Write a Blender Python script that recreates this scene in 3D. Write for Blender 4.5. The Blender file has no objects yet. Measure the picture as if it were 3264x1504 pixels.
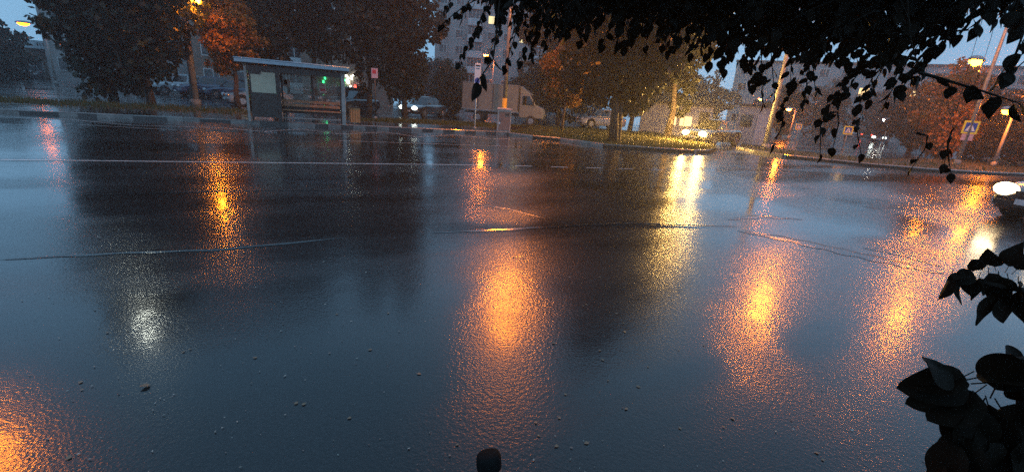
import bpy, bmesh, math, random
import numpy as np
from mathutils import Matrix, Vector

random.seed(7)
rng = np.random.default_rng(7)
SC = bpy.context.scene
COL = SC.collection
R = math.radians

# ------------------------------------------------------------------ camera
F, PX, PY = 1400.0, 1632.0, 752.0            # focal length and centre in photograph pixels
PITCH, ROLL, CAMH = R(17.0), R(4.4), 1.62
cp, sp, cr, sr = math.cos(PITCH), math.sin(PITCH), math.cos(ROLL), math.sin(ROLL)
cam_data = bpy.data.cameras.new('camera')
cam = bpy.data.objects.new('camera', cam_data)
COL.objects.link(cam)
cam_data.sensor_width = 36.0
cam_data.lens = 36.0 * F / 3264.0
cam_data.clip_start = 0.05
cam_data.clip_end = 2000
Rt, Up, Bk = Vector((1, 0, 0)), Vector((0, sp, cp)), Vector((0, -cp, sp))
cx_, cy_ = cr * Rt + sr * Up, -sr * Rt + cr * Up
M = Matrix.Identity(4)
for i in range(3):
    M[i][0], M[i][1], M[i][2] = cx_[i], cy_[i], Bk[i]
M[2][3] = CAMH
cam.matrix_world = M
SC.camera = cam

# ------------------------------------------------------------------ sky, sun, exposure
SUN_AZ, SUN_EL = R(70), R(3.0)
world = bpy.data.worlds.new('World')
SC.world = world
world.use_nodes = True
nt = world.node_tree
bg = nt.nodes['Background']
sky = nt.nodes.new('ShaderNodeTexSky')
sky.sky_type = 'NISHITA'
sky.sun_disc = False
sky.sun_elevation = SUN_EL
sky.sun_rotation = SUN_AZ
sky.air_density = 1.0
sky.dust_density = 1.0
sky.ozone_density = 3.0
# rain cloud drawn over the clear sky: an even blue grey cover with soft variation
wtc = nt.nodes.new('ShaderNodeTexCoord')
wnz = nt.nodes.new('ShaderNodeTexNoise')
wnz.inputs['Scale'].default_value = 1.4
wnz.inputs['Detail'].default_value = 4
nt.links.new(wtc.outputs['Generated'], wnz.inputs['Vector'])
wrp = nt.nodes.new('ShaderNodeValToRGB')
wrp.color_ramp.elements[0].position = 0.3
wrp.color_ramp.elements[1].position = 0.7
wrp.color_ramp.elements[0].color = (1.15, 2.8, 4.6, 1)
wrp.color_ramp.elements[1].color = (2.3, 4.35, 6.6, 1)
nt.links.new(wnz.outputs['Fac'], wrp.inputs['Fac'])
wmx = nt.nodes.new('ShaderNodeMix')
wmx.data_type = 'RGBA'
wmx.inputs['Factor'].default_value = 0.88
nt.links.new(sky.outputs[0], wmx.inputs['A'])
nt.links.new(wrp.outputs['Color'], wmx.inputs['B'])
nt.links.new(wmx.outputs['Result'], bg.inputs[0])
bg.inputs[1].default_value = 0.15
sd = bpy.data.lights.new('sun', 'SUN')
sd.energy = 0.03
sd.angle = R(15)
sd.color = (0.85, 0.92, 1.0)
sun = bpy.data.objects.new('sun', sd)
COL.objects.link(sun)
sun.rotation_euler = (R(50), 0, R(-70))
SC.view_settings.view_transform = 'Standard'
SC.view_settings.look = 'None'
SC.view_settings.exposure = 0.22
SC.view_settings.gamma = 1.0
SC.view_settings.use_curve_mapping = False
cy = SC.cycles
cy.use_denoising = False
cy.max_bounces = 8
cy.diffuse_bounces = 2
cy.glossy_bounces = 4
cy.transmission_bounces = 6
cy.transparent_max_bounces = 8
cy.volume_bounces = 0
cy.sample_clamp_indirect = 3.0
cy.sample_clamp_direct = 40.0
cy.caustics_reflective = False
cy.caustics_refractive = False

# ------------------------------------------------------------------ placing helpers
def ray(x, y):
    u, v = (x - PX) / F, -(y - PY) / F
    uu, vv = cr * u - sr * v, sr * u + cr * v
    return Vector((uu, cp + vv * sp, -sp + vv * cp))

def gp(x, y, z=0.0):
    d = ray(x, y)
    t = (z - CAMH) / d.z
    return Vector((d.x * t, d.y * t, z))

def at(x, y, Y):
    d = ray(x, y)
    t = Y / d.y
    return Vector((d.x * t, Y, CAMH + d.z * t))

def pol(az, dist, z=0.0):
    return Vector((dist * math.sin(R(az)), dist * math.cos(R(az)), z))

def azof(x, y):
    d = ray(x, y)
    return math.degrees(math.atan2(d.x, d.y))

ST = R(25.5)                                   # direction of the street
SD = Vector((math.cos(ST), math.sin(ST), 0))
SN = Vector((-math.sin(ST), math.cos(ST), 0))

# ------------------------------------------------------------------ materials
MATS = {}
def new_mat(name):
    m = bpy.data.materials.new(name)
    m.use_nodes = True
    MATS[name] = m
    return m, m.node_tree, m.node_tree.nodes['Principled BSDF']

def N(t, kind, **kw):
    n = t.nodes.new(kind)
    for k, v in kw.items():
        setattr(n, k, v)
    return n

def pm(name, col, rough=0.6, metal=0.0, var=0.25, scale=6.0, bump=0.0, bscale=40.0, coat=0.0, spec=0.5):
    m, t, b = new_mat(name)
    tc = N(t, 'ShaderNodeTexCoord')
    nz = N(t, 'ShaderNodeTexNoise')
    nz.inputs['Scale'].default_value = scale
    nz.inputs['Detail'].default_value = 5
    t.links.new(tc.outputs['Object'], nz.inputs['Vector'])
    cr_ = N(t, 'ShaderNodeValToRGB')
    cr_.color_ramp.elements[0].position = 0.3
    cr_.color_ramp.elements[1].position = 0.7
    cr_.color_ramp.elements[0].color = [c * (1 - var) for c in col] + [1]
    cr_.color_ramp.elements[1].color = [min(1, c * (1 + var)) for c in col] + [1]
    t.links.new(nz.outputs['Fac'], cr_.inputs['Fac'])
    t.links.new(cr_.outputs['Color'], b.inputs['Base Color'])
    b.inputs['Roughness'].default_value = rough
    b.inputs['Metallic'].default_value = metal
    b.inputs['Coat Weight'].default_value = coat
    b.inputs['Coat Roughness'].default_value = 0.08
    b.inputs['Specular IOR Level'].default_value = spec
    if bump:
        nb = N(t, 'ShaderNodeTexNoise')
        nb.inputs['Scale'].default_value = bscale
        nb.inputs['Detail'].default_value = 4
        t.links.new(tc.outputs['Object'], nb.inputs['Vector'])
        bp = N(t, 'ShaderNodeBump')
        bp.inputs['Strength'].default_value = bump
        bp.inputs['Distance'].default_value = 0.02
        t.links.new(nb.outputs['Fac'], bp.inputs['Height'])
        t.links.new(bp.outputs['Normal'], b.inputs['Normal'])
    return m

def em(name, col, strength):
    m, t, b = new_mat(name)
    b.inputs['Base Color'].default_value = (*[min(1, c) for c in col], 1)
    b.inputs['Emission Color'].default_value = (*col, 1)
    b.inputs['Emission Strength'].default_value = strength
    m.cycles.emission_sampling = 'FRONT'
    return m

def leaf_mat(name, c0, c1, trans=0.25, rough=0.5, spec=0.4):
    m, t, b = new_mat(name)
    ge = N(t, 'ShaderNodeNewGeometry')
    rp = N(t, 'ShaderNodeValToRGB')
    rp.color_ramp.elements[0].color = (*c0, 1)
    rp.color_ramp.elements[1].color = (*c1, 1)
    t.links.new(ge.outputs['Random Per Island'], rp.inputs['Fac'])
    t.links.new(rp.outputs['Color'], b.inputs['Base Color'])
    b.inputs['Roughness'].default_value = rough
    b.inputs['Specular IOR Level'].default_value = spec
    tr = N(t, 'ShaderNodeBsdfTranslucent')
    t.links.new(rp.outputs['Color'], tr.inputs['Color'])
    mx = N(t, 'ShaderNodeMixShader')
    mx.inputs[0].default_value = trans
    out = t.nodes['Material Output']
    t.links.new(b.outputs[0], mx.inputs[1])
    t.links.new(tr.outputs[0], mx.inputs[2])
    t.links.new(mx.outputs[0], out.inputs['Surface'])
    return m

def wet_asphalt(name, base, puddle_lo, puddle_hi, stretch=(0.10, 0.34), rough_dry=0.28, film_bump=0.25, coarse=()):
    m, t, b = new_mat(name)
    L = t.links.new
    tc = N(t, 'ShaderNodeTexCoord')
    mp = N(t, 'ShaderNodeMapping')
    mp.inputs['Rotation'].default_value = (0, 0, -ST)
    L(tc.outputs['Object'], mp.inputs['Vector'])
    ms = N(t, 'ShaderNodeMapping')
    ms.inputs['Scale'].default_value = (stretch[0], stretch[1], 1)
    L(mp.outputs[0], ms.inputs['Vector'])
    pud = N(t, 'ShaderNodeTexNoise')
    pud.inputs['Scale'].default_value = 1.6
    pud.inputs['Detail'].default_value = 5
    pud.inputs['Distortion'].default_value = 0.35
    L(ms.outputs[0], pud.inputs['Vector'])
    pr = N(t, 'ShaderNodeMapRange', interpolation_type='SMOOTHSTEP')
    pr.inputs['From Min'].default_value = puddle_lo
    pr.inputs['From Max'].default_value = puddle_hi
    L(pud.outputs['Fac'], pr.inputs['Value'])
    # worn coarse spots where the film of water breaks up
    wn = N(t, 'ShaderNodeTexNoise')
    wn.inputs['Scale'].default_value = 1.1
    wn.inputs['Detail'].default_value = 6
    L(ms.outputs[0], wn.inputs['Vector'])
    worn = None
    for c_, rx_, ry_ in coarse:
        sb_ = N(t, 'ShaderNodeVectorMath', operation='SUBTRACT')
        L(tc.outputs['Object'], sb_.inputs[0])
        sb_.inputs[1].default_value = (c_.x, c_.y, 0)
        mu_ = N(t, 'ShaderNodeVectorMath', operation='MULTIPLY')
        L(sb_.outputs[0], mu_.inputs[0])
        mu_.inputs[1].default_value = (1 / rx_, 1 / ry_, 0)
        ln_ = N(t, 'ShaderNodeVectorMath', operation='LENGTH')
        L(mu_.outputs[0], ln_.inputs[0])
        ad_ = N(t, 'ShaderNodeMath', operation='MULTIPLY_ADD')
        L(wn.outputs['Fac'], ad_.inputs[0])
        ad_.inputs[1].default_value = 1.6
        L(ln_.outputs['Value'], ad_.inputs[2])
        mr_ = N(t, 'ShaderNodeMapRange', interpolation_type='SMOOTHSTEP')
        mr_.inputs['From Min'].default_value = 1.95
        mr_.inputs['From Max'].default_value = 0.75
        L(ad_.outputs[0], mr_.inputs['Value'])
        if worn is None:
            worn = mr_.outputs[0]
        else:
            mx_ = N(t, 'ShaderNodeMath', operation='MAXIMUM')
            L(worn, mx_.inputs[0])
            L(mr_.outputs[0], mx_.inputs[1])
            worn = mx_.outputs[0]
    # the grain is stronger in some places than in others
    gn = N(t, 'ShaderNodeTexNoise')
    gn.inputs['Scale'].default_value = 1.7
    gn.inputs['Detail'].default_value = 7
    gn.inputs['Roughness'].default_value = 0.7
    L(tc.outputs['Object'], gn.inputs['Vector'])
    gr_ = N(t, 'ShaderNodeMapRange')
    gr_.inputs['From Min'].default_value = 0.38
    gr_.inputs['From Max'].default_value = 0.66
    gr_.inputs['To Min'].default_value = 0.25
    gr_.inputs['To Max'].default_value = 1.5
    L(gn.outputs['Fac'], gr_.inputs['Value'])
    # aggregate relief
    ag = N(t, 'ShaderNodeTexVoronoi')
    ag.inputs['Scale'].default_value = 72
    L(tc.outputs['Object'], ag.inputs['Vector'])
    ag2 = N(t, 'ShaderNodeTexNoise')
    ag2.inputs['Scale'].default_value = 38
    ag2.inputs['Detail'].default_value = 5
    L(tc.outputs['Object'], ag2.inputs['Vector'])
    und = N(t, 'ShaderNodeTexNoise')
    und.inputs['Scale'].default_value = 2.6
    und.inputs['Detail'].default_value = 3
    L(tc.outputs['Object'], und.inputs['Vector'])
    inv = N(t, 'ShaderNodeMath', operation='SUBTRACT')
    inv.inputs[0].default_value = 1.0
    L(pr.outputs[0], inv.inputs[1])
    s1 = N(t, 'ShaderNodeMath', operation='MULTIPLY_ADD')
    L(inv.outputs[0], s1.inputs[0])
    s1.inputs[1].default_value = 0.62
    s1.inputs[2].default_value = 0.14
    bpa = N(t, 'ShaderNodeBump')
    bpa.inputs['Distance'].default_value = 0.0015
    L(s1.outputs[0], bpa.inputs['Strength'])
    L(ag.outputs['Distance'], bpa.inputs['Height'])
    bpb = N(t, 'ShaderNodeBump')
    bpb.inputs['Distance'].default_value = 0.002
    L(s1.outputs[0], bpb.inputs['Strength'])
    L(ag2.outputs['Fac'], bpb.inputs['Height'])
    L(bpa.outputs[0], bpb.inputs['Normal'])
    # film of water on top: softer relief
    s2 = N(t, 'ShaderNodeMath', operation='MULTIPLY_ADD')
    L(inv.outputs[0], s2.inputs[0])
    s2.inputs[1].default_value = film_bump
    s2.inputs[2].default_value = 0.035
    s2g = N(t, 'ShaderNodeMath', operation='MULTIPLY')
    L(s2.outputs[0], s2g.inputs[0])
    L(gr_.outputs[0], s2g.inputs[1])
    if worn is not None:
        s2w = N(t, 'ShaderNodeMath', operation='MULTIPLY_ADD')
        L(worn, s2w.inputs[0])
        s2w.inputs[1].default_value = 0.62
        L(s2g.outputs[0], s2w.inputs[2])
        s2 = s2w
    else:
        s2 = s2g
    bpf = N(t, 'ShaderNodeBump')
    bpf.inputs['Distance'].default_value = 0.006
    L(s2.outputs[0], bpf.inputs['Strength'])
    L(ag2.outputs['Fac'], bpf.inputs['Height'])
    bpg = N(t, 'ShaderNodeBump')
    bpg.inputs['Distance'].default_value = 0.0016
    L(s2.outputs[0], bpg.inputs['Strength'])
    L(ag.outputs['Distance'], bpg.inputs['Height'])
    L(bpf.outputs[0], bpg.inputs['Normal'])
    bpu = N(t, 'ShaderNodeBump')
    bpu.inputs['Distance'].default_value = 0.01
    bpu.inputs['Strength'].default_value = 0.16
    L(und.outputs['Fac'], bpu.inputs['Height'])
    L(bpg.outputs[0], bpu.inputs['Normal'])
    # colour: dark binder with paler chips
    cn = N(t, 'ShaderNodeTexNoise')
    cn.inputs['Scale'].default_value = 0.7
    cn.inputs['Detail'].default_value = 6
    L(tc.outputs['Object'], cn.inputs['Vector'])
    rp = N(t, 'ShaderNodeValToRGB')
    rp.color_ramp.elements[0].position = 0.35
    rp.color_ramp.elements[1].position = 0.7
    rp.color_ramp.elements[0].color = (*[c * 0.7 for c in base], 1)
    rp.color_ramp.elements[1].color = (*[c * 1.35 for c in base], 1)
    L(cn.outputs['Fac'], rp.inputs['Fac'])
    chip = N(t, 'ShaderNodeTexNoise')
    chip.inputs['Scale'].default_value = 120
    chip.inputs['Detail'].default_value = 2
    L(tc.outputs['Object'], chip.inputs['Vector'])
    chr_ = N(t, 'ShaderNodeMapRange')
    chr_.inputs['From Min'].default_value = 0.62
    chr_.inputs['From Max'].default_value = 0.75
    L(chip.outputs['Fac'], chr_.inputs['Value'])
    mixc = N(t, 'ShaderNodeMix', data_type='RGBA')
    L(chr_.outputs[0], mixc.inputs['Factor'])
    L(rp.outputs[0], mixc.inputs['A'])
    mixc.inputs['B'].default_value = (0.07, 0.067, 0.065, 1)
    L(mixc.outputs['Result'], b.inputs['Base Color'])
    rg = N(t, 'ShaderNodeMapRange')
    rg.inputs['To Min'].default_value = rough_dry
    rg.inputs['To Max'].default_value = 0.16
    L(pr.outputs[0], rg.inputs['Value'])
    L(rg.outputs[0], b.inputs['Roughness'])
    L(bpb.outputs[0], b.inputs['Normal'])
    b.inputs['Coat Weight'].default_value = 1.0
    b.inputs['Coat IOR'].default_value = 1.31
    b.inputs['Specular IOR Level'].default_value = 0.22
    rc = N(t, 'ShaderNodeMapRange')
    rc.inputs['To Min'].default_value = 0.17
    rc.inputs['To Max'].default_value = 0.055
    L(pr.outputs[0], rc.inputs['Value'])
    if worn is not None:
        rw = N(t, 'ShaderNodeMath', operation='MULTIPLY_ADD')
        L(worn, rw.inputs[0])
        rw.inputs[1].default_value = 0.2
        L(rc.outputs[0], rw.inputs[2])
        rc = rw
    L(rc.outputs[0], b.inputs['Coat Roughness'])
    L(bpu.outputs[0], b.inputs['Coat Normal'])
    return m

def spot(x, y, hx, hy):
    c = gp(x, y)
    return c, abs(gp(x + hx, y).x - c.x), abs(gp(x, y - hy).y - gp(x, y + hy).y) / 2
wet_asphalt('asphalt_wet', (0.017, 0.016, 0.016), 0.40, 0.62, coarse=[spot(1600, 572, 270, 42), spot(1610, 690, 160, 40), spot(2465, 610, 130, 60), spot(2870, 640, 150, 70), spot(2880, 790, 110, 30), spot(620, 415, 150, 14), spot(1585, 1130, 330, 400), spot(2410, 1130, 170, 260)])
wet_asphalt('paving_wet', (0.06, 0.055, 0.052), 0.35, 0.6, stretch=(0.5, 0.9))
wet_asphalt('asphalt_patch', (0.022, 0.022, 0.025), 0.55, 0.75)
pm('soil', (0.035, 0.028, 0.02), 0.8, var=0.5, scale=3, bump=0.6, bscale=12)
pm('kerb_concrete', (0.2, 0.19, 0.175), 0.35, var=0.3, scale=4, bump=0.2, coat=0.5)
pm('paint_line', (0.55, 0.55, 0.53), 0.3, var=0.35, scale=9, coat=0.6)
pm('concrete', (0.25, 0.24, 0.225), 0.7, var=0.2, scale=1.3, bump=0.2, bscale=8)
pm('facade_grey', (0.36, 0.355, 0.35), 0.8, var=0.18, scale=0.35, bump=0.15, bscale=5)
pm('facade_pale', (0.42, 0.43, 0.44), 0.75, var=0.15, scale=0.4, bump=0.15, bscale=5)
pm('facade_brick', (0.22, 0.16, 0.13), 0.8, var=0.2, scale=0.5, bump=0.2, bscale=6)
pm('balcony_white', (0.55, 0.56, 0.57), 0.6, var=0.12, scale=1.0)
pm('window_frame', (0.62, 0.62, 0.6), 0.5, var=0.1)
pm('window_glass', (0.025, 0.03, 0.035), 0.06, var=0.3, scale=0.8, spec=0.8)
pm('roof_dark', (0.05, 0.05, 0.05), 0.7)
pm('metal_grey', (0.3, 0.3, 0.3), 0.45, metal=0.6, var=0.2, scale=5)
pm('metal_pole', (0.34, 0.33, 0.31), 0.5, metal=0.3, var=0.2, scale=4, bump=0.1)
pm('metal_dark', (0.045, 0.042, 0.04), 0.45, metal=0.3, var=0.25, scale=6)
pm('metal_blue', (0.32, 0.4, 0.46), 0.35, metal=0.2, var=0.12, scale=5, coat=0.4)
pm('yellow_paint', (0.75, 0.42, 0.03), 0.45, var=0.2, scale=5)
pm('sign_yellow', (0.9, 0.72, 0.02), 0.35, var=0.08, scale=5)
pm('sign_blue', (0.015, 0.06, 0.35), 0.35, var=0.1)
pm('sign_white', (0.8, 0.8, 0.8), 0.35, var=0.06)
pm('sign_red', (0.55, 0.04, 0.05), 0.4, var=0.15)
pm('sign_pink', (0.62, 0.38, 0.4), 0.5, var=0.25, scale=8)
pm('sign_black', (0.008, 0.007, 0.007), 0.85, spec=0.1)
pm('cabinet_frame', (0.55, 0.42, 0.36), 0.5, var=0.2, scale=5)
pm('cabinet_door', (0.3, 0.17, 0.13), 0.5, var=0.25, scale=5, bump=0.1)
pm('wood_slat', (0.42, 0.2, 0.09), 0.45, var=0.3, scale=7, bump=0.2, coat=0.3)
pm('bin_wood', (0.52, 0.25, 0.09), 0.5, var=0.25, scale=7, bump=0.2)
pm('poster_pale', (0.55, 0.5, 0.36), 0.5, var=0.12, scale=4)
pm('poster_white', (0.55, 0.48, 0.44), 0.5, var=0.3, scale=9)
pm('panel_dark', (0.035, 0.027, 0.022), 0.35, var=0.3, scale=4)
pm('bark', (0.07, 0.05, 0.038), 0.85, var=0.45, scale=9, bump=0.7, bscale=22)
pm('twig', (0.018, 0.012, 0.009), 0.9, spec=0.1, var=0.3, scale=20)
pm('tyre', (0.015, 0.015, 0.015), 0.7)
pm('rim', (0.35, 0.35, 0.36), 0.3, metal=0.8)
pm('car_white', (0.4, 0.41, 0.43), 0.3, var=0.06, coat=1.0)
pm('car_silver', (0.16, 0.17, 0.18), 0.3, metal=0.5, var=0.06, coat=1.0)
pm('car_dark', (0.018, 0.02, 0.026), 0.25, var=0.2, coat=1.0)
pm('car_blue', (0.03, 0.05, 0.1), 0.25, var=0.15, coat=1.0)
pm('car_red', (0.16, 0.02, 0.02), 0.25, var=0.15, coat=1.0)
pm('car_glass', (0.012, 0.014, 0.016), 0.04, var=0.2, spec=0.9)
pm('lamp_clear', (0.45, 0.46, 0.48), 0.12, var=0.1, coat=1.0)
pm('lamp_red', (0.3, 0.015, 0.012), 0.2, coat=1.0)
pm('plate_white', (0.6, 0.6, 0.6), 0.4)
pm('truck_box', (0.18, 0.195, 0.2), 0.5, var=0.15, scale=1.5, bump=0.05)
pm('rust_post', (0.22, 0.1, 0.08), 0.55, var=0.35, scale=14, bump=0.25)
pm('canopy_cloth', (0.55, 0.6, 0.64), 0.6, var=0.1, scale=3)
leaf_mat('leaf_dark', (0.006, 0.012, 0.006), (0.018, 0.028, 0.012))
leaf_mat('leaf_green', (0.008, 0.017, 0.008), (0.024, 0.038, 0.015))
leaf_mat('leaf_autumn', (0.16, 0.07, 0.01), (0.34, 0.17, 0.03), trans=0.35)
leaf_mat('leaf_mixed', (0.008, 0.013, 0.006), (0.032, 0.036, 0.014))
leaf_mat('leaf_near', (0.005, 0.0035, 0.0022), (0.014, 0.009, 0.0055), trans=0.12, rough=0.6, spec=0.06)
leaf_mat('leaf_fallen', (0.10, 0.06, 0.03), (0.3, 0.23, 0.15), trans=0.1, rough=0.35)
leaf_mat('grass_blade', (0.05, 0.055, 0.015), (0.12, 0.11, 0.03), trans=0.3)
m, t, b = new_mat('shelter_glass')
b.inputs['Base Color'].default_value = (0.75, 0.7, 0.62, 1)
b.inputs['Transmission Weight'].default_value = 0.9
b.inputs['Roughness'].default_value = 0.03
b.inputs['IOR'].default_value = 1.4
SODIUM = (1.0, 0.245, 0.009)
em('sodium_bulb', SODIUM, 850)
em('sodium_pole', SODIUM, 560)
em('sodium_near', SODIUM, 260)
em('sodium_right', SODIUM, 480)
em('sodium_dim', (1.0, 0.17, 0.003), 26)
em('sodium_seen', (1.0, 0.22, 0.006), 420)
em('sodium_far', (1.0, 0.2, 0.015), 520)
em('white_bulb', (0.95, 1.0, 0.86), 90)
em('white_far', (1.0, 0.93, 0.8), 40)
em('headlamp', (1.0, 0.56, 0.14), 2000)
em('headlamp_white', (1.0, 0.7, 0.36), 10)
em('headlamp_dim_and_glint', (0.9, 1.0, 0.9), 6)  # dim headlights, and a glow standing in for glints on the dark car
em('tail_lit', (1.0, 0.06, 0.03), 6)
em('window_lit', (1.0, 0.78, 0.36), 1.1)
em('window_lit_warm', (1.0, 0.62, 0.25), 1.6)
em('window_lit_white', (0.9, 1.0, 0.85), 14)
em('tube_white', (0.9, 1.0, 0.85), 2.5)
em('neon_green', (0.05, 1.0, 0.35), 4)
em('neon_red', (1.0, 0.08, 0.05), 5)

# ------------------------------------------------------------------ mesh helpers
class MB:
    def __init__(self):
        self.v, self.f = [], []
    def add(self, verts, faces):
        o = len(self.v)
        self.v += [tuple(p) for p in verts]
        self.f += [tuple(i + o for i in q) for q in faces]
        return self
    def box(self, c, s, rz=0.0, taper=1.0):
        x, y, z = s[0] / 2, s[1] / 2, s[2] / 2
        vs = []
        ca, sa = math.cos(rz), math.sin(rz)
        for dz, k in ((-z, 1.0), (z, taper)):
            for dx, dy in ((-x, -y), (x, -y), (x, y), (-x, y)):
                dx *= k; dy *= k
                vs.append((c[0] + dx * ca - dy * sa, c[1] + dx * sa + dy * ca, c[2] + dz))
        return self.add(vs, [(3, 2, 1, 0), (4, 5, 6, 7), (0, 1, 5, 4), (1, 2, 6, 5), (2, 3, 7, 6), (3, 0, 4, 7)])
    def prism(self, poly, z0, z1):
        n = len(poly)
        vs = [(p[0], p[1], z0) for p in poly] + [(p[0], p[1], z1) for p in poly]
        fs = [tuple(range(n - 1, -1, -1)), tuple(range(n, 2 * n))]
        fs += [(i, (i + 1) % n, n + (i + 1) % n, n + i) for i in range(n)]
        return self.add(vs, fs)
    def tube(self, pts, rad, n=8, cap=True):
        pts = [Vector(p) for p in pts]
        if not hasattr(rad, '__len__'):
            rad = [rad] * len(pts)
        vs, fs = [], []
        for i, p in enumerate(pts):
            d = (pts[min(i + 1, len(pts) - 1)] - pts[max(i - 1, 0)])
            d = d.normalized() if d.length > 1e-9 else Vector((0, 0, 1))
            a = d.cross(Vector((0, 0, 1)) if abs(d.z) < 0.9 else Vector((1, 0, 0))).normalized()
            bb = d.cross(a)
            for k in range(n):
                th = 2 * math.pi * k / n
                vs.append(p + (a * math.cos(th) + bb * math.sin(th)) * rad[i])
        for i in range(len(pts) - 1):
            for k in range(n):
                a0, a1 = i * n + k, i * n + (k + 1) % n
                fs.append((a0, a1, a1 + n, a0 + n))
        if cap:
            fs.append(tuple(range(n - 1, -1, -1)))
            fs.append(tuple(range((len(pts) - 1) * n, len(pts) * n)))
        return self.add(vs, fs)
    def loft(self, rings):
        n = len(rings[0])
        vs = [p for r in rings for p in r]
        fs = []
        for i in range(len(rings) - 1):
            for k in range(n):
                a0, a1 = i * n + k, i * n + (k + 1) % n
                fs.append((a0, a0 + n, a1 + n, a1))
        fs.append(tuple(range(n)))
        fs.append(tuple(range(len(rings) * n - 1, (len(rings) - 1) * n - 1, -1)))
        return self.add(vs, fs)
    def ell(self, c, r, nu=10, nv=6, zmin=-1.0, zmax=1.0):
        a0, a1 = math.asin(zmin), math.asin(zmax)
        vs, fs = [], []
        for j in range(nv + 1):
            ph = a0 + (a1 - a0) * j / nv
            for i in range(nu):
                th = 2 * math.pi * i / nu
                vs.append((c[0] + r[0] * math.cos(ph) * math.cos(th), c[1] + r[1] * math.cos(ph) * math.sin(th), c[2] + r[2] * math.sin(ph)))
        for j in range(nv):
            for i in range(nu):
                p, q = j * nu + i, j * nu + (i + 1) % nu
                fs.append((p, q, q + nu, p + nu))
        fs.append(tuple(range(nu - 1, -1, -1)))
        fs.append(tuple(range(nv * nu, nv * nu + nu)))
        return self.add(vs, fs)
    def quad(self, a, b, c, d):
        return self.add([a, b, c, d], [(0, 1, 2, 3)])
    def mesh(self, name, mat, smooth=False):
        me = bpy.data.meshes.new(name)
        me.from_pydata(self.v, [], self.f)
        me.materials.append(MATS[mat])
        if smooth:
            me.polygons.foreach_set('use_smooth', [True] * len(me.polygons))
        me.update()
        return me
    def build(self, name, mat, parent=None, smooth=False, bevel=0.0):
        o = place(name, self.mesh(name, mat, smooth), parent)
        if bevel:
            bv = o.modifiers.new('bevel', 'BEVEL')
            bv.width = bevel
            bv.segments = 2
            bv.limit_method = 'ANGLE'
        return o

def place(name, me, parent=None, loc=None, rot=None, scale=None):
    o = bpy.data.objects.new(name, me)
    COL.objects.link(o)
    if parent is not None:
        o.parent = parent
    if loc is not None:
        o.location = loc
    if rot is not None:
        o.rotation_euler = rot
    if scale is not None:
        o.scale = scale
    return o

def tag(o, label, cat, group=None):
    o['label'] = label
    o['category'] = cat
    if group:
        o['group'] = group
    return o

def thing(name, label, cat, loc=(0, 0, 0), rz=0.0, group=None):
    o = bpy.data.objects.new(name, None)
    COL.objects.link(o)
    o.empty_display_size = 0.2
    o.location = loc
    o.rotation_euler = (0, 0, rz)
    return tag(o, label, cat, group)

def structure(o):
    o['kind'] = 'structure'
    return o

def np_mesh(name, verts, nper, mat):
    """verts: (k*nper,3) array of polygons with nper corners each"""
    k = len(verts) // nper
    me = bpy.data.meshes.new(name)
    me.vertices.add(len(verts))
    me.vertices.foreach_set('co', np.asarray(verts, np.float32).ravel())
    me.loops.add(len(verts))
    me.loops.foreach_set('vertex_index', np.arange(len(verts), dtype=np.int32))
    me.polygons.add(k)
    me.polygons.foreach_set('loop_start', np.arange(0, len(verts), nper, dtype=np.int32))
    me.polygons.foreach_set('loop_total', np.full(k, nper, np.int32))
    me.materials.append(MATS[mat])
    me.update()
    me.validate()
    return me

# ================================================================== THE SETTING
o = structure(MB().prism([(400 * math.cos(a), 400 * math.sin(a)) for a in np.linspace(0, 2 * math.pi, 48, endpoint=False)], -0.3, -0.05).build('ground', 'soil'))
# asphalt: one big wet sheet, cut finer near the viewer
road = structure(MB().quad((-120, -40, 0), (120, -40, 0), (120, 130, 0), (-120, 130, 0)).build('road', 'asphalt_wet'))

def gpl(pts, z=0.0):
    return [gp(x, y, z) for x, y in pts]

def kerbs(edge, parent, h=0.14, w=0.16, size=1.0):
    """kerb stones along a polyline; each stone its own object"""
    cache = {}
    acc = []
    for a, b in zip(edge[:-1], edge[1:]):
        L = (b - a).length
        n = max(1, round(L / size))
        for k in range(n):
            acc.append((a.lerp(b, (k + 0.5) / n), L / n, math.atan2(b.y - a.y, b.x - a.x)))
    for c, l, ang in acc:
        key = round(l, 2)
        if key not in cache:
            mb = MB()
            hw = w / 2
            prof = [(-hw, -0.1), (hw, -0.1), (hw, h - 0.004), (-hw + 0.03, h), (-hw, h - 0.03)]
            r0 = [(-key / 2 + 0.008, p[0], p[1]) for p in prof]
            r1 = [(key / 2 - 0.008, p[0], p[1]) for p in prof]
            mb.loft([r0, r1])
            cache[key] = mb.mesh('kerb_stone', 'kerb_concrete')
        place('kerb_stone', cache[key], parent, (c.x, c.y, random.uniform(-0.008, 0.008)), (0, random.uniform(-0.001, 0.001), ang + random.uniform(-0.003, 0.003)))

def slab(name, poly, mat, z=0.125):
    mb = MB().prism([(p.x, p.y) for p in poly], -0.05, z)
    return structure(mb.build(name, mat))

# left pavement behind the kerb (bus stop)
kl = [gp(783, 395) + SD * s for s in (-34, -24, -16, -8, 0, 4, 8, 11.2)]
near_l = kl + [gp(1620, 431)]
back_l = [p + SN * 3.6 for p in near_l]
pave = slab('pavement', near_l + back_l[::-1], 'paving_wet', 0.12)
kerbs([p + SN * 0.08 for p in near_l], pave)
# verge behind the pavement, then the parking lot is asphalt again
verge_l = [p + SN * 3.62 for p in near_l[:5]] + [p + SN * 7.5 for p in near_l[:5]][::-1]
vl = slab('grass_verge', verge_l, 'soil', 0.10)
verge_m = [near_l[5] + SN * 3.62, near_l[-1] + SN * 3.62, gp(1700, 408), gp(1500, 396), gp(1250, 385)]
vm = slab('grass_verge', verge_m, 'soil', 0.10)
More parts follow.
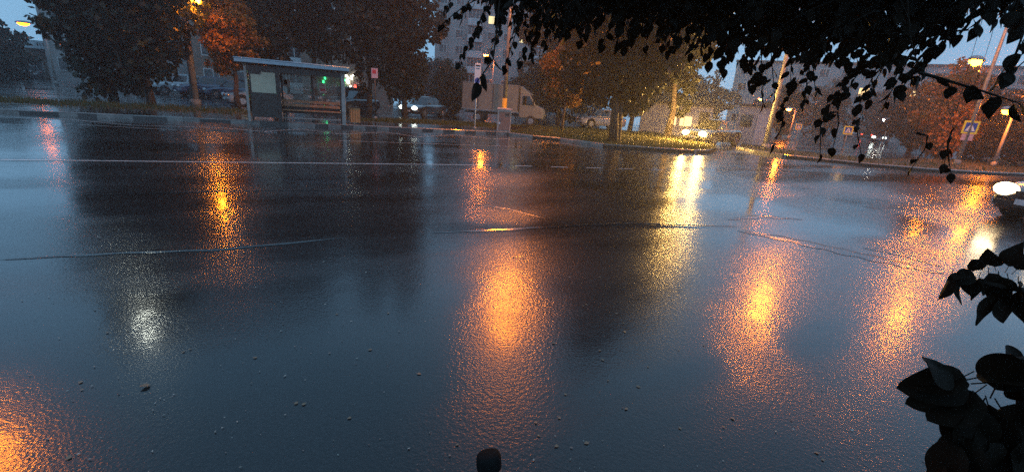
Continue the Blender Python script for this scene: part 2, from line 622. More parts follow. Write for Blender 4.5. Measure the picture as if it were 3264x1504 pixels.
# grass island in the middle with its rounded tip
isl_near = gpl([(1622, 431), (1700, 441), (1787, 449), (1926, 469), (2104, 481), (2210, 487)])
isl_tip = gpl([(2262, 488), (2285, 481), (2272, 470), (2240, 460)])
isl_far = gpl([(2180, 444), (2080, 428), (1900, 416), (1700, 408)])
isl = slab('grass_island', isl_near + isl_tip + isl_far, 'soil', 0.10)
kerbs([p + Vector((0, 0.09, 0)) for p in isl_near] + [p + Vector((-0.1, 0.05, 0)) for p in isl_tip], isl, size=0.9)
# right verge
rv_near = gpl([(2352, 476), (2410, 487), (2500, 502), (2650, 518), (2800, 533), (2950, 546), (3100, 555), (3264, 562), (3500, 570)])
rv_far = gpl([(3400, 505), (3264, 508), (3050, 512), (2900, 512), (2800, 513), (2650, 500), (2500, 483), (2420, 470), (2365, 464)])
rv = slab('grass_verge', rv_near + rv_far, 'soil', 0.10)
kerbs([p + Vector((0, 0.09, 0)) for p in rv_near], rv, size=0.9)

def in_poly(P, poly):
    x, y = P[:, 0], P[:, 1]
    c = np.zeros(len(P), bool)
    n = len(poly)
    for i in range(n):
        a, b = poly[i], poly[(i + 1) % n]
        cond = ((a.y > y) != (b.y > y)) & (x < (b.x - a.x) * (y - a.y) / (b.y - a.y + 1e-12) + a.x)
        c ^= cond
    return c

def grass(parent, poly, count, h=(0.05, 0.13), label=None):
    lo = np.array([min(p.x for p in poly), min(p.y for p in poly)])
    hi = np.array([max(p.x for p in poly), max(p.y for p in poly)])
    P = lo + rng.random((count * 3, 2)) * (hi - lo)
    P = P[in_poly(P, poly)][:count]
    k = len(P)
    an = rng.random(k) * 6.283
    hh = rng.uniform(h[0], h[1], k) * (0.7 + 0.6 * (np.sin(P[:, 0] * 1.7) * np.cos(P[:, 1] * 2.3) * 0.5 + 0.5))
    w = 0.012 + 0.01 * rng.random(k)
    dx, dy = np.cos(an) * w, np.sin(an) * w
    ln = rng.normal(0, 0.04, (k, 2))
    z0 = 0.1
    V = np.zeros((k, 3, 3))
    V[:, 0] = np.c_[P[:, 0] - dx, P[:, 1] - dy, np.full(k, z0)]
    V[:, 1] = np.c_[P[:, 0] + dx, P[:, 1] + dy, np.full(k, z0)]
    V[:, 2] = np.c_[P[:, 0] + ln[:, 0], P[:, 1] + ln[:, 1], z0 + hh]
    o = place('grass', np_mesh('grass', V.reshape(-1, 3), 3, 'grass_blade'))
    o['kind'] = 'stuff'
    o['label'] = label
    o['category'] = 'grass'

grass(isl, isl_near + isl_tip + isl_far, 26000, label='yellowish wet grass on the island with the forked tree')
grass(rv, rv_near + rv_far, 26000, label='yellowish wet grass on the verge under the crossing signs')
grass(vm, verge_m, 14000, label='dark wet grass behind the bus stop sign')
grass(vl, verge_l, 14000, h=(0.08, 0.22), label='dark long grass behind the left pavement')

# painted markings, as thin sheets on the asphalt
def strip(a, b, w, z=0.004):
    d = (b - a).normalized()
    n = Vector((-d.y, d.x, 0)) * (w / 2)
    zz = Vector((0, 0, z))
    return MB().quad(a - n + zz, b - n + zz, b + n + zz, a + n + zz)

wl0 = gp(800, 518)
wl0 = wl0 - SD * ((gp(0, 510) - wl0).length + 6)
o = strip(wl0, gp(1560, 527), 0.10).build('lane_line', 'paint_line', road)
dash0 = gp(1640, 529)
dd = (gp(2050, 540) - dash0).normalized()
for k in range(6):
    strip(dash0 + dd * (1.05 * k), dash0 + dd * (1.05 * k + 0.5), 0.10).build('lane_dash', 'paint_line', road)
# zigzag of the bus stop
zz = [(180, 378), (420, 400), (700, 408), (840, 420), (960, 412), (1085, 428), (1230, 422), (1330, 437), (1450, 431), (1570, 444), (1690, 441)]
zp = gpl(zz)
for a, b in zip(zp[:-1], zp[1:]):
    strip(a, b, 0.09).build('zigzag_line', 'paint_line', road)
strip(gp(250, 398), gp(560, 415), 0.08).build('bay_line', 'paint_line', road)
strip(gp(1080, 449), gp(1640, 468), 0.08).build('bay_line', 'paint_line', road)

# low swells and seams of the patched asphalt (water runs along them)
def ridge(pts, w, h, name='asphalt_seam', mat='asphalt_wet'):
    h *= 0.5
    mb = MB()
    rings = []
    n = len(pts)
    dense = []
    for i in range(n - 1):
        for k in range(8):
            dense.append(pts[i].lerp(pts[i + 1], k / 8))
    dense.append(pts[-1])
    prof = [(-1, 0.002), (-0.6, 0.35), (-0.2, 0.9), (0.1, 1.0), (0.5, 0.6), (1, 0.002)]
    for i, p in enumerate(dense):
        a, b_ = dense[max(i - 1, 0)], dense[min(i + 1, len(dense) - 1)]
        d = (b_ - a).normalized()
        nn = Vector((-d.y, d.x, 0))
        f = math.sin(math.pi * i / (len(dense) - 1)) ** 0.5 if 0 < i < len(dense) - 1 else 0.02
        ww = w * (0.75 + 0.25 * math.sin(i * 1.3) + 0.15 * random.random()) * max(f, 0.1)
        hh = h * f * (0.8 + 0.3 * random.random())
        rings.append([p + nn * (q[0] * ww) + Vector((0, 0, 0.004 + q[1] * hh)) for q in prof])
    vs = [q for r in rings for q in r]
    m_ = len(prof)
    fs = []
    for i in range(len(rings) - 1):
        for k in range(m_ - 1):
            a0 = i * m_ + k
            fs.append((a0, a0 + m_, a0 + m_ + 1, a0 + 1))
    mb.add(vs, fs)
    return mb.build(name, mat, road, smooth=True)

ridge(gpl([(0, 828), (380, 806), (700, 795), (1100, 758)]), 0.05, 0.010)
ridge(gpl([(230, 622), (480, 616), (770, 608), (1150, 606)]), 0.06, 0.008)
ridge(gpl([(1380, 742), (1560, 733), (1750, 722), (2050, 712), (2350, 722)]), 0.07, 0.012)
ridge(gpl([(2350, 735), (2520, 765), (2700, 805), (2850, 838), (3010, 872)]), 0.20, 0.018)
ridge(gpl([(2320, 700), (2420, 690), (2560, 700)]), 0.09, 0.010)
ridge(gpl([(2860, 545), (3000, 565), (3150, 590)]), 0.18, 0.012)
ridge(gpl([(2800, 640), (2950, 650), (3090, 690)]), 0.12, 0.012)
ridge(gpl([(2750, 790), (2880, 812), (3000, 850)]), 0.10, 0.012)
ridge(gpl([(1500, 650), (1620, 665), (1750, 700)]), 0.08, 0.010)

# ================================================================== STREET LAMPS
def street_lamp(label, base, height, lamp, bulb='sodium_bulb', rad=(0.12, 0.07), group='street lamps', pole_mat='metal_pole', size=1.0, yellow=False, extra_top=0.0):
    t = thing('street_lamp', label, 'street lamp', base, 0, group)
    v = Vector(lamp) - Vector(base)
    H = height
    pole = MB()
    if yellow:
        pole.tube([(0, 0, 1.75), (0, 0, H * 0.6), (0, 0, H)], [rad[0], (rad[0] + rad[1]) / 2, rad[1]], 12)
        MB().tube([(0, 0, 0), (0, 0, 1.75)], [rad[0] * 1.12, rad[0] * 1.1], 12).build('pole_base', 'yellow_paint', t, True)
    else:
        pole.tube([(0, 0, 0.0), (0, 0, H * 0.6), (0, 0, H)], [rad[0], (rad[0] + rad[1]) / 2, rad[1]], 12)
        MB().tube([(0, 0, 0), (0, 0, 0.32), (0, 0, 0.36)], [rad[0] * 1.5, rad[0] * 1.45, rad[0] * 1.05], 12).build('pole_base', 'concrete', t, True)
    pole.build('pole', pole_mat, t, True)
    top = Vector((0, 0, H - 0.05 - extra_top))
    d = Vector((v.x, v.y, 0))
    dn = d.normalized() if d.length > 0.01 else Vector((0, -1, 0))
    end = Vector((v.x, v.y, v.z + 0.10)) - dn * 0.25 * size
    if d.length > 0.3:
        mid = top.lerp(end, 0.45) + Vector((0, 0, 0.12 * min(1, d.length)))
        MB().tube([top, mid, end], [0.035, 0.032, 0.028], 8).build('arm', pole_mat, t, True)
    # head: flattened shell with a glowing bowl beneath
    rzv = math.atan2(dn.y, dn.x)
    ca, sa = math.cos(rzv), math.sin(rzv)
    def rot(mb):
        mb.v = [(v.x + (p[0] * ca - p[1] * sa) * size, v.y + (p[0] * sa + p[1] * ca) * size, v.z + p[2] * size) for p in mb.v]
        return mb
    rot(MB().ell((0, 0, 0.06), (0.36, 0.15, 0.11), 14, 6, -0.15, 1)).build('lamp_head', 'metal_grey', t, True)
    rot(MB().ell((0.04, 0, 0.04), (0.24, 0.115, 0.13), 14, 6, -1, 0.05)).build('lamp_bowl', bulb, t, True)
    return t

# tall concrete pole at the left pavement, lamp on a bracket
p1 = gp(625, 337)
az1, d1 = azof(628, 6), 29.0
lz = CAMH + ray(628, 6).z / math.hypot(ray(628, 6).x, ray(628, 6).y) * d1
street_lamp('lit orange street lamp on a pale concrete pole left of the bus shelter', p1, 8.6, pol(az1, d1, lz), bulb='sodium_pole', rad=(0.19, 0.13), pole_mat='concrete', extra_top=8.6 - lz - 0.3, size=1.25)
p2 = gp(1603, 408)
street_lamp('tall street lamp with yellow painted pole base behind the cabinet', p2, 10.2, pol(-0.15, 22.0, 9.35), rad=(0.13, 0.07), yellow=True, size=2.0)
p4 = gp(2436, 478)
street_lamp('grey street lamp pole on the right verge beside the side road', p4, 8.2, pol(31.9, 25.0, 7.75), rad=(0.14, 0.08), size=1.5)
p5 = gp(3046, 531)
street_lamp('grey street lamp pole carrying the rightmost crossing sign', p5, 9.0, pol(44.05, 30.5, 8.0), bulb='sodium_right', rad=(0.10, 0.06), size=1.5)
def vis_lamp(x, y, d, label, bulb='sodium_far', size=1.0, arm=1.0):
    r_ = ray(x, y)
    z = CAMH + r_.z / math.hypot(r_.x, r_.y) * d
    L = pol(azof(x, y), d, z)
    base = Vector((L.x + arm, L.y + 0.6, 0))
    return street_lamp(label, base, z + 0.15, L, bulb, rad=(0.09, 0.055), size=size)
vis_lamp(1550, 178, 62, 'small orange street lamp above the bus stop sign', size=1.5)
vis_lamp(3110, 200, 44, 'glowing orange street lamp high at the right beside the sky gap', bulb='sodium_seen', size=2.6)
vis_lamp(3210, 357, 36, 'low orange street lamp in front of the orange lit bushes at the right edge', bulb='sodium_seen', size=1.7)
vis_lamp(2515, 350, 52, 'orange street lamp seen through hanging leaves left of the crossing signs', size=1.4)
vis_lamp(2425, 317, 66, 'pale orange street lamp in front of the grey block', size=1.4)
vis_lamp(78, 78, 58, 'lone orange street lamp at the far left under the sky', bulb='sodium_dim', size=1.6)
vis_lamp(2820, 383, 60, 'small white lamp above the parked cars on the right', bulb='white_far', size=1.2)
street_lamp('street lamp standing left of the view that glows in the wet asphalt', pol(-62, 10.5), 6.6, pol(-55.2, 9.6, 4.35), bulb='sodium_near', rad=(0.1, 0.06), size=0.75)

# ================================================================== BUS SHELTER
sh0 = gp(797, 387, 0.12)
sh_len = 3.45
t = thing('bus_shelter', 'dark bus shelter with a pale blue roof edge and a bench inside', 'bus shelter', sh0, ST)
HH = 2.12
DP = 1.35
# local: x along street, y to the back
for x, w in ((0.0, 0.09), (sh_len, 0.15)):
    MB().box((x, 0, HH / 2), (w, 0.1, HH)).build('post', 'metal_pole', t, bevel=0.008)
for x in (0.0, 1.15, 2.3, sh_len):
    MB().box((x, DP, HH / 2), (0.07, 0.07, HH)).build('rear_post', 'metal_dark', t)
MB().box((1.08, 0, HH / 2), (0.12, 0.1, HH)).build('post', 'metal_dark', t, bevel=0.008)
rf = MB().add([(-0.30, -0.35, HH + 0.02), (sh_len + 0.25, -0.35, HH + 0.02), (sh_len + 0.25, DP + 0.2, HH - 0.06), (-0.30, DP + 0.2, HH - 0.06),
               (-0.30, -0.35, HH + 0.13), (sh_len + 0.25, -0.35, HH + 0.13), (sh_len + 0.25, DP + 0.2, HH + 0.05), (-0.30, DP + 0.2, HH + 0.05)],
              [(3, 2, 1, 0), (4, 5, 6, 7), (0, 1, 5, 4), (1, 2, 6, 5), (2, 3, 7, 6), (3, 0, 4, 7)]).build('roof', 'metal_dark', t)
MB().box((sh_len / 2 - 0.025, -0.38, HH + 0.09), (sh_len + 0.52, 0.05, 0.13)).build('roof_fascia', 'metal_blue', rf, bevel=0.01)
MB().tube([(-0.30, -0.39, HH + 0.165), (sh_len + 0.25, -0.39, HH + 0.165)], 0.028, 8).build('gutter', 'metal_blue', rf, True)
for x in (0.0, 1.15, 2.3, sh_len):
    MB().box((x, DP / 2, HH - 0.05), (0.06, DP + 0.1, 0.07)).build('rafter', 'metal_dark', rf)
MB().box((sh_len / 2, 0, HH - 0.14), (sh_len, 0.09, 0.2)).build('front_beam', 'panel_dark', t)
# front panel: pale notice above, dark board below
fp = MB().box((0.56, -0.01, 0.62), (0.9, 0.04, 0.88)).build('lower_board', 'panel_dark', t)
MB().box((0.56, 0.0, 1.48), (0.9, 0.03, 0.84)).build('upper_board', 'panel_dark', t)
nb_ = MB().add([(0.16, -0.02, 1.1), (0.99, -0.02, 1.1), (0.99, -0.02, 1.86), (0.52, -0.02, 1.86), (0.52, -0.02, 1.76), (0.16, -0.02, 1.76)], [(0, 1, 2, 3, 4, 5)]).build('notice', 'poster_pale', t)
nb_['label'] = 'large pale yellowish notice with a torn corner'
# left end wall and rear glazing
MB().box((0.0, DP / 2, 1.15), (0.03, DP - 0.1, 1.6)).build('end_panel', 'panel_dark', t)
for k in range(3):
    MB().box((0.575 + 1.15 * k, DP, 1.32), (1.06, 0.012, 1.2)).build('glass_pane', 'shelter_glass', t)
    MB().box((0.575 + 1.15 * k, DP, 0.5), (1.06, 0.03, 0.34)).build('kick_panel', 'panel_dark', t)
MB().box((sh_len / 2, DP - 0.01, 0.69), (sh_len, 0.05, 0.05)).build('rail', 'metal_dark', t)
MB().box((sh_len / 2, DP - 0.01, 1.95), (sh_len, 0.05, 0.06)).build('rail', 'metal_dark', t)
p_ = MB().box((1.32, DP - 0.03, 1.53), (0.28, 0.006, 0.3)).build('poster', 'poster_white', t)
MB().box((1.30, DP - 0.035, 1.55), (0.13, 0.004, 0.18)).build('printed_figure', 'sign_black', p_)
p_ = MB().box((2.72, DP - 0.03, 1.44), (0.27, 0.006, 0.4)).build('poster', 'poster_white', t)
MB().box((2.72, DP - 0.035, 1.36), (0.2, 0.004, 0.11)).build('printed_block', 'sign_red', p_)
mb = MB()
xx = 1.62
for k in range(9):
    w_ = random.uniform(0.04, 0.08)
    mb.box((xx, DP - 0.03, 1.33 + random.uniform(-0.02, 0.02)), (w_, 0.004, random.uniform(0.02, 0.06)))
    xx += w_ + 0.012
mb.build('sticker', 'sign_white', t)
bn = MB().box((2.25, DP - 0.36, 0.40), (2.2, 0.05, 0.04)).build('bench', 'metal_dark', t)
for yy, zz_ in ((0.30, 0.47), (0.46, 0.47), (0.62, 0.47)):
    MB().box((2.25, DP - yy, zz_), (2.25, 0.12, 0.045)).build('slat', 'wood_slat', bn, bevel=0.006)
for zz_ in (0.66, 0.82):
    MB().box((2.25, DP - 0.17, zz_), (2.25, 0.035, 0.11)).build('slat', 'wood_slat', bn, bevel=0.006)
for x in (1.25, 2.25, 3.25):
    MB().box((x, DP - 0.42, 0.2), (0.05, 0.4, 0.4)).build('leg', 'metal_dark', bn)
MB().box((2.25, DP - 0.62, 0.16), (2.25, 0.04, 0.05)).build('foot_rail', 'metal_pole', bn)

# litter bin
t = thing('litter_bin', 'orange brown slatted litter bin right of the bus shelter', 'litter bin', gp(1132, 394, 0.12), ST)
MB().box((0, 0, 0.36), (0.36, 0.36, 0.6)).build('liner', 'metal_dark', t)
for s in (-1, 1):
    for k in range(4):
        MB().box((-0.165 + 0.11 * k, s * 0.2, 0.37), (0.095, 0.025, 0.64)).build('slat', 'bin_wood', t)
        MB().box((s * 0.2, -0.165 + 0.11 * k, 0.37), (0.025, 0.095, 0.64)).build('slat', 'bin_wood', t)
MB().box((0, 0, 0.71), (0.46, 0.46, 0.035)).build('rim', 'metal_dark', t)
for s in (-1, 1):
    MB().box((s * 0.15, 0, 0.03), (0.06, 0.36, 0.06)).build('foot', 'metal_dark', t)

# ================================================================== SIGNS
def sign_post(base, label, boards, height, mat='metal_pole', rad=0.03, rz=0.0, group=None, cat='sign'):
    t = thing('sign_post', label, cat, base, rz, group)
    MB().tube([(0, 0, 0), (0, 0, height)], rad, 10).build('pole', mat, t, True)
    MB().tube([(0, 0, 0), (0, 0, 0.1), (0, 0, 0.12)], [rad * 2.4, rad * 2.2, rad], 10).build('footing', 'concrete', t, True)
    for k in boards:
        k(t)
    return t

def dist_of(p):
    return math.hypot(p.x, p.y)

bs = gp(1513, 412, 0.12)
def stop_board(t):
    b_ = MB().box((0.02, -0.045, 2.63), (0.3, 0.02, 0.98)).build('board', 'sign_white', t, bevel=0.006)
    MB().box((0.02, -0.058, 3.02), (0.22, 0.004, 0.06)).build('printed_line', 'sign_black', b_)
    MB().box((0.02, -0.058, 2.9), (0.18, 0.004, 0.025)).build('printed_line', 'sign_black', b_)
    mb = MB()
    n = 20
    mb.add([(0.02 + 0.125 * math.cos(6.2832 * k / n), -0.058, 2.32 + 0.15 * math.sin(6.2832 * k / n)) for k in range(n)], [tuple(range(n))])
    mb.build('blue_disc', 'sign_blue', b_)
sign_post(bs, 'white bus stop sign with a blue disc on a thin white pole', [stop_board], 3.15, mat='sign_white', rad=0.03, rz=0.05)
ls = gp(1197, 379, 0.1)
def pink_board(t):
    b_ = MB().box((0.0, -0.05, 2.42), (0.34, 0.02, 0.52)).build('board', 'sign_pink', t, bevel=0.005)
    MB().box((-0.02, -0.063, 2.5), (0.2, 0.004, 0.2)).build('printed_patch', 'sign_red', b_)
sign_post(ls, 'small pinkish sign on a dark pole between bin and hedge trees', [pink_board], 2.68, mat='metal_dark', rad=0.04, rz=0.1)

def crossing(tz, size):
    def f(t):
        s = size
        y0 = -0.06
        b_ = MB().box((0, y0, tz), (s, 0.025, s)).build('board', 'sign_yellow', t, bevel=0.01)
        i = s * 0.37
        MB().quad((-i, y0 - 0.015, tz - i), (i, y0 - 0.015, tz - i), (i, y0 - 0.015, tz + i), (-i, y0 - 0.015, tz + i)).build('blue_panel', 'sign_blue', b_)
        a = s * 0.33
        MB().add([(-a, y0 - 0.019, tz - a * 0.85), (a, y0 - 0.019, tz - a * 0.85), (0, y0 - 0.019, tz + a * 0.95)], [(0, 1, 2)]).build('white_triangle', 'sign_white', b_)
        k = s * 0.1
        yy = y0 - 0.023
        mb = MB()
        n = 8
        mb.add([(0.02 * s + k * 0.42 * math.cos(6.283 * j / n), yy, tz + k * 0.75 + k * 0.42 * math.sin(6.283 * j / n)) for j in range(n)], [tuple(range(n))])
        mb.quad((-k * 0.35, yy, tz - k * 0.9), (k * 0.25, yy, tz - k * 0.9), (k * 0.5, yy, tz + k * 0.4), (-k * 0.2, yy, tz + k * 0.4))
        mb.quad((-k * 1.2, yy, tz - k * 2.5), (-k * 0.8, yy, tz - k * 2.5), (k * 0.05, yy, tz - k * 0.8), (-k * 0.4, yy, tz - k * 0.8))
        mb.quad((k * 0.8, yy, tz - k * 2.5), (k * 1.2, yy, tz - k * 2.5), (k * 0.3, yy, tz - k * 0.8), (-k * 0.1, yy, tz - k * 0.8))
        mb.quad((-k * 1.1, yy, tz - k * 0.5), (-k * 0.9, yy, tz - k * 0.75), (k * 0.1, yy, tz + k * 0.25), (-k * 0.2, yy, tz + k * 0.35))
        mb.build('walking_figure', 'sign_black', b_)
    return f

def crossing_at(xc, yc, wpx, label, size=0.75):
    """put a crossing sign so that its board stands at the distance its size implies"""
    Y = F * size / wpx
    c = at(xc, yc, Y)
    size *= 0.74
    rz = -math.atan2(c.x, c.y) * 0.55
    return sign_post(Vector((c.x, c.y + 0.06, 0.02)), label, [crossing(c.z - 0.02, size)], c.z + size * 0.52, rad=0.035, rz=rz, group='pedestrian crossing signs'), c
crossing_at(2415, 388, 20, 'leftmost yellow framed pedestrian crossing sign, left of the grey lamp pole')
crossing_at(2546, 405, 22, 'second yellow framed pedestrian crossing sign from the left, by the dark trees')
crossing_at(2705, 416, 33, 'yellow framed pedestrian crossing sign standing above the parked pale car')
# the fourth hangs on the lamp pole; a small plate beneath it
c4 = p5
d4 = at(3088, 405, c4.y)
sg = thing('crossing_sign', 'rightmost yellow framed pedestrian crossing sign with a pale plate, on the lamp pole', 'sign', (c4.x, c4.y, 0), R(-20), 'pedestrian crossing signs')
crossing(d4.z - 0.02, 0.66)(sg)
for ch in list(sg.children):
    pass
MB().box((0, -0.06, d4.z - 0.53), (0.5, 0.02, 0.34)).build('plate', 'sign_pink', sg, bevel=0.006)
MB().tube([(0, -0.03, d4.z - 0.8), (0, -0.03, d4.z + 0.4)], 0.02, 8).build('bracket', 'metal_pole', sg)

# electrical cabinet
t = thing('electrical_cabinet', 'brown electrical cabinet with a pale frame in front of the yellow pole base', 'cabinet', gp(1604, 420, 0.1), ST * 0.3)
MB().box((0, 0, 0.56), (0.66, 0.42, 1.06)).build('body', 'cabinet_frame', t, bevel=0.012)
MB().box((0, -0.22, 0.54), (0.55, 0.02, 0.9)).build('door', 'cabinet_door', t, bevel=0.006)
MB().box((0, 0, 1.12), (0.74, 0.5, 0.07), taper=0.94).build('lid', 'cabinet_frame', t, bevel=0.01)
MB().box((-0.2, -0.24, 0.6), (0.03, 0.03, 0.14)).build('handle', 'metal_grey', t)
MB().box((-0.24, -0.235, 0.42), (0.08, 0.006, 0.1)).build('sticker', 'sign_white', t)
for k in range(3):
    MB().box((0.12, -0.235, 0.82 + 0.04 * k), (0.22, 0.008, 0.014)).build('vent', 'sign_black', t)
MB().box((0, 0, 0.01), (0.7, 0.46, 0.06)).build('plinth', 'concrete', t)

# ================================================================== CARS
def car_meshes(kind):
    """meshes of one car kind in local space: x forward, z up"""
    D = dict(sedan=(4.4, 0.86, 1.45, 0.90), hatch=(4.0, 0.85, 1.5, 0.93), suv=(4.5, 0.91, 1.72, 1.06))[kind]
    L, W, H, belt = D
    hl = L / 2
    gnd = 0.2 if kind != 'suv' else 0.26
    st = [(-hl, 0.38, belt - 0.12, 0.80), (-hl + 0.08, gnd + 0.06, belt - 0.02, 0.93), (-hl + 0.5, gnd, belt + 0.02, 1.0), (-0.4, gnd, belt, 1.0), (hl - 1.35, gnd, belt - 0.02, 1.0),
          (hl - 0.55, gnd, belt - 0.12, 0.98), (hl - 0.14, gnd + 0.02, belt - 0.24, 0.9), (hl, 0.34, belt - 0.34, 0.72)]
    rings = []
    for x, zb, zs, k in st:
        w = W * k
        pr = [(-w * 0.9, zb), (-w, zb + 0.12), (-w * 1.01, (zb + zs) / 2), (-w * 0.97, zs - 0.09), (-w * 0.86, zs - 0.01), (-w * 0.4, zs + 0.02)]
        pr = pr + [(-a, b) for a, b in pr[::-1]]
        rings.append([(x, a, b) for a, b in pr])
    out = {}
    out['body'] = MB().loft(rings)
    # cabin
    xf, xr = hl - 1.25, (-hl + 0.45 if kind != 'sedan' else -hl + 0.75)
    tf, tr_ = xf - 0.72, (xr + (0.35 if kind != 'sedan' else 0.62))
    zb, zt = belt - 0.02, H - 0.04
    wb, wt = W * 0.88, W * 0.68
    bot = [(xf, -wb * 0.92, zb), (xf, wb * 0.92, zb), (xr, wb * 0.9, zb), (xr, -wb * 0.9, zb)]
    top = [(tf, -wt * 0.95, zt), (tf, wt * 0.95, zt), (tr_, wt * 0.92, zt), (tr_, -wt * 0.92, zt)]
    cab = MB().add(bot + top, [(0, 1, 5, 4), (1, 2, 6, 5), (2, 3, 7, 6), (3, 0, 4, 7), (4, 5, 6, 7)])
    out['cabin'] = cab
    xm0, xm1 = tf - 0.05, tr_ + 0.05
    out['roof'] = MB().loft([[(xm0 + 0.05, -wt * 0.9, zt), (xm0, -wt * 0.5, zt + 0.035), (xm0, wt * 0.5, zt + 0.035), (xm0 + 0.05, wt * 0.9, zt)],
                             [((xm0 + xm1) / 2, -wt * 0.95, zt + 0.005), ((xm0 + xm1) / 2, -wt * 0.5, zt + 0.06), ((xm0 + xm1) / 2, wt * 0.5, zt + 0.06), ((xm0 + xm1) / 2, wt * 0.95, zt + 0.005)],
                             [(xm1 - 0.05, -wt * 0.9, zt), (xm1, -wt * 0.5, zt + 0.03), (xm1, wt * 0.5, zt + 0.03), (xm1 - 0.05, wt * 0.9, zt)]])
    B, T = [Vector(p) for p in bot], [Vector(p) for p in top]
    def pane(a, b, c, d, off, m0=0.07, m1=0.12):
        n = (b - a).cross(d - a).normalized() * off
        def q(u, v):
            return (a.lerp(b, u)).lerp(d.lerp(c, u), v) + n
        return MB().quad(q(m0, m1), q(1 - m0, m1), q(1 - m0, 1 - m1), q(m0, 1 - m1))
    out['windscreen'] = pane(B[0], B[1], T[1], T[0], 0.008, 0.06, 0.06)
    out['rear_window'] = pane(B[2], B[3], T[3], T[2], 0.008, 0.08, 0.12)
    def split(a, b, c, d, u):
        return a.lerp(b, u), d.lerp(c, u)
    for nm, (i, j) in (('left', (1, 2)), ('right', (3, 0))):
        a, b, c, d = B[i], B[j], T[j], T[i]
        m0, m1 = split(a, b, c, d, 0.5)
        out['side_' + nm + '_1'] = pane(a, m0, m1, d, 0.008, 0.06, 0.1)
        out['side_' + nm + '_2'] = pane(m0, b, c, m1, 0.008, 0.06, 0.1)
    out['wheel'] = MB().tube([(0, -0.11, 0), (0, -0.1, 0), (0, 0.1, 0), (0, 0.11, 0)], [0.29, 0.325, 0.325, 0.29], 20)
    out['rim'] = MB().tube([(0, -0.118, 0), (0, 0.118, 0)], [0.2, 0.2], 14)
    out['arch'] = MB().tube([(0, -0.03, 0), (0, 0.03, 0)], [0.385, 0.385], 20)
    hy = W * 0.62
    def lampm(sx, y, z, s):
        return MB().ell((sx, y, z), s, 10, 6)
    zf = belt - 0.27
    out['head_l'] = lampm(hl - 0.05, hy, zf, (0.13, 0.22, 0.14))
    out['head_r'] = lampm(hl - 0.05, -hy, zf, (0.13, 0.22, 0.14))
    out['tail_l'] = lampm(-hl + 0.04, W * 0.7, belt - 0.16, (0.07, 0.14, 0.1))
    out['tail_r'] = lampm(-hl + 0.04, -W * 0.7, belt - 0.16, (0.07, 0.14, 0.1))
    out['grille'] = MB().box((hl - 0.015, 0, zf - 0.05), (0.06, W * 0.75, 0.1))
    out['bumper'] = MB().box((hl - 0.02, 0, 0.36), (0.12, W * 1.45, 0.1))
    out['plate'] = MB().box((hl + 0.045, 0, 0.42), (0.012, 0.5, 0.11))
    out['rplate'] = MB().box((-hl - 0.01, 0, 0.55), (0.012, 0.5, 0.11))
    out['mirror_l'] = MB().ell((xf - 0.25, W * 1.02, belt + 0.1), (0.07, 0.11, 0.07), 8, 5)
    out['mirror_r'] = MB().ell((xf - 0.25, -W * 1.02, belt + 0.1), (0.07, 0.11, 0.07), 8, 5)
    wheels = [(sx * (L * 0.3), sy * (W - 0.09)) for sx in (-1, 1) for sy in (-1, 1)]
    return out, wheels, W

CAR_SPEC = dict(body=('body', None, True), cabin=('cabin', None, False), roof=('roof', None, True), windscreen=('windscreen', 'car_glass', False), rear_window=('rear_window', 'car_glass', False),
                side_left_1=('side_window', 'car_glass', False), side_left_2=('side_window', 'car_glass', False), side_right_1=('side_window', 'car_glass', False), side_right_2=('side_window', 'car_glass', False),
                head_l=('headlight', 'lamp_clear', True), head_r=('headlight', 'lamp_clear', True), tail_l=('taillight', 'lamp_red', True), tail_r=('taillight', 'lamp_red', True),
                grille=('grille', 'tyre', False), bumper=('bumper', 'tyre', False), plate=('number_plate', 'plate_white', False), rplate=('number_plate', 'plate_white', False),
                mirror_l=('mirror', None, True), mirror_r=('mirror', None, True))
CAR_CACHE = {}
def car(label, loc, heading, paint='car_white', kind='sedan', head=None, tail=None, group='parked cars'):
    t = thing('car', label, 'car', loc, heading, group)
    if kind not in CAR_CACHE:
        mbs, wheels, W = car_meshes(kind)
        mm = {}
        for k, mb in mbs.items():
            if k in CAR_SPEC:
                nm, mat, sm = CAR_SPEC[k]
            else:
                nm, mat, sm = dict(wheel=('wheel', 'tyre', False), rim=('rim', 'rim', False), arch=('wheel_arch', 'tyre', False))[k]
            mm[k] = mb.mesh(nm, mat or 'car_white', sm)
        CAR_CACHE[kind] = (mm, wheels, W)
    mm, wheels, W = CAR_CACHE[kind]
    for k, (nm, mat, sm) in CAR_SPEC.items():
        o = place(nm, mm[k], t)
        mat2 = mat or paint
        if k.startswith('head_') and head:
            mat2 = head
        if k.startswith('tail_') and tail:
            mat2 = tail
        o.material_slots[0].link = 'OBJECT'
        o.material_slots[0].material = MATS[mat2]
        if k == 'body':
            bv = o.modifiers.new('round', 'BEVEL')
            bv.width = 0.03
            bv.segments = 2
    for x, y in wheels:
        w_ = place('wheel', mm['wheel'], t, (x, y, 0.325))
        place('rim', mm['rim'], w_)
        place('wheel_arch', mm['arch'], t, (x, math.copysign(W - 0.02, y), 0.36))
    return t

def facing_cam(p, extra=0.0):
    return math.atan2(-p.y, -p.x) + R(extra)

# the car coming out of the side road with its lights on
front = at(2212, 433, 26.5)
hdg = facing_cam(front, -30)
pc = Vector((front.x - 2.1 * math.cos(hdg), front.y - 2.1 * math.sin(hdg), 0))
car('oncoming car with both headlights blazing at the end of the side road', pc, hdg, 'car_dark', 'sedan', head='headlamp', group=None)
# nose of a dark car at the right edge
pr_ = gp(3258, 716)
hd = R(180 + 8)
nose = Vector((pr_.x + 2.22 * -math.cos(hd), pr_.y + 2.22 * -math.sin(hd), 0))
car('dark car whose nose and lit headlight enter at the right edge', nose, hd, 'car_dark', 'sedan', head='headlamp_white', group=None)
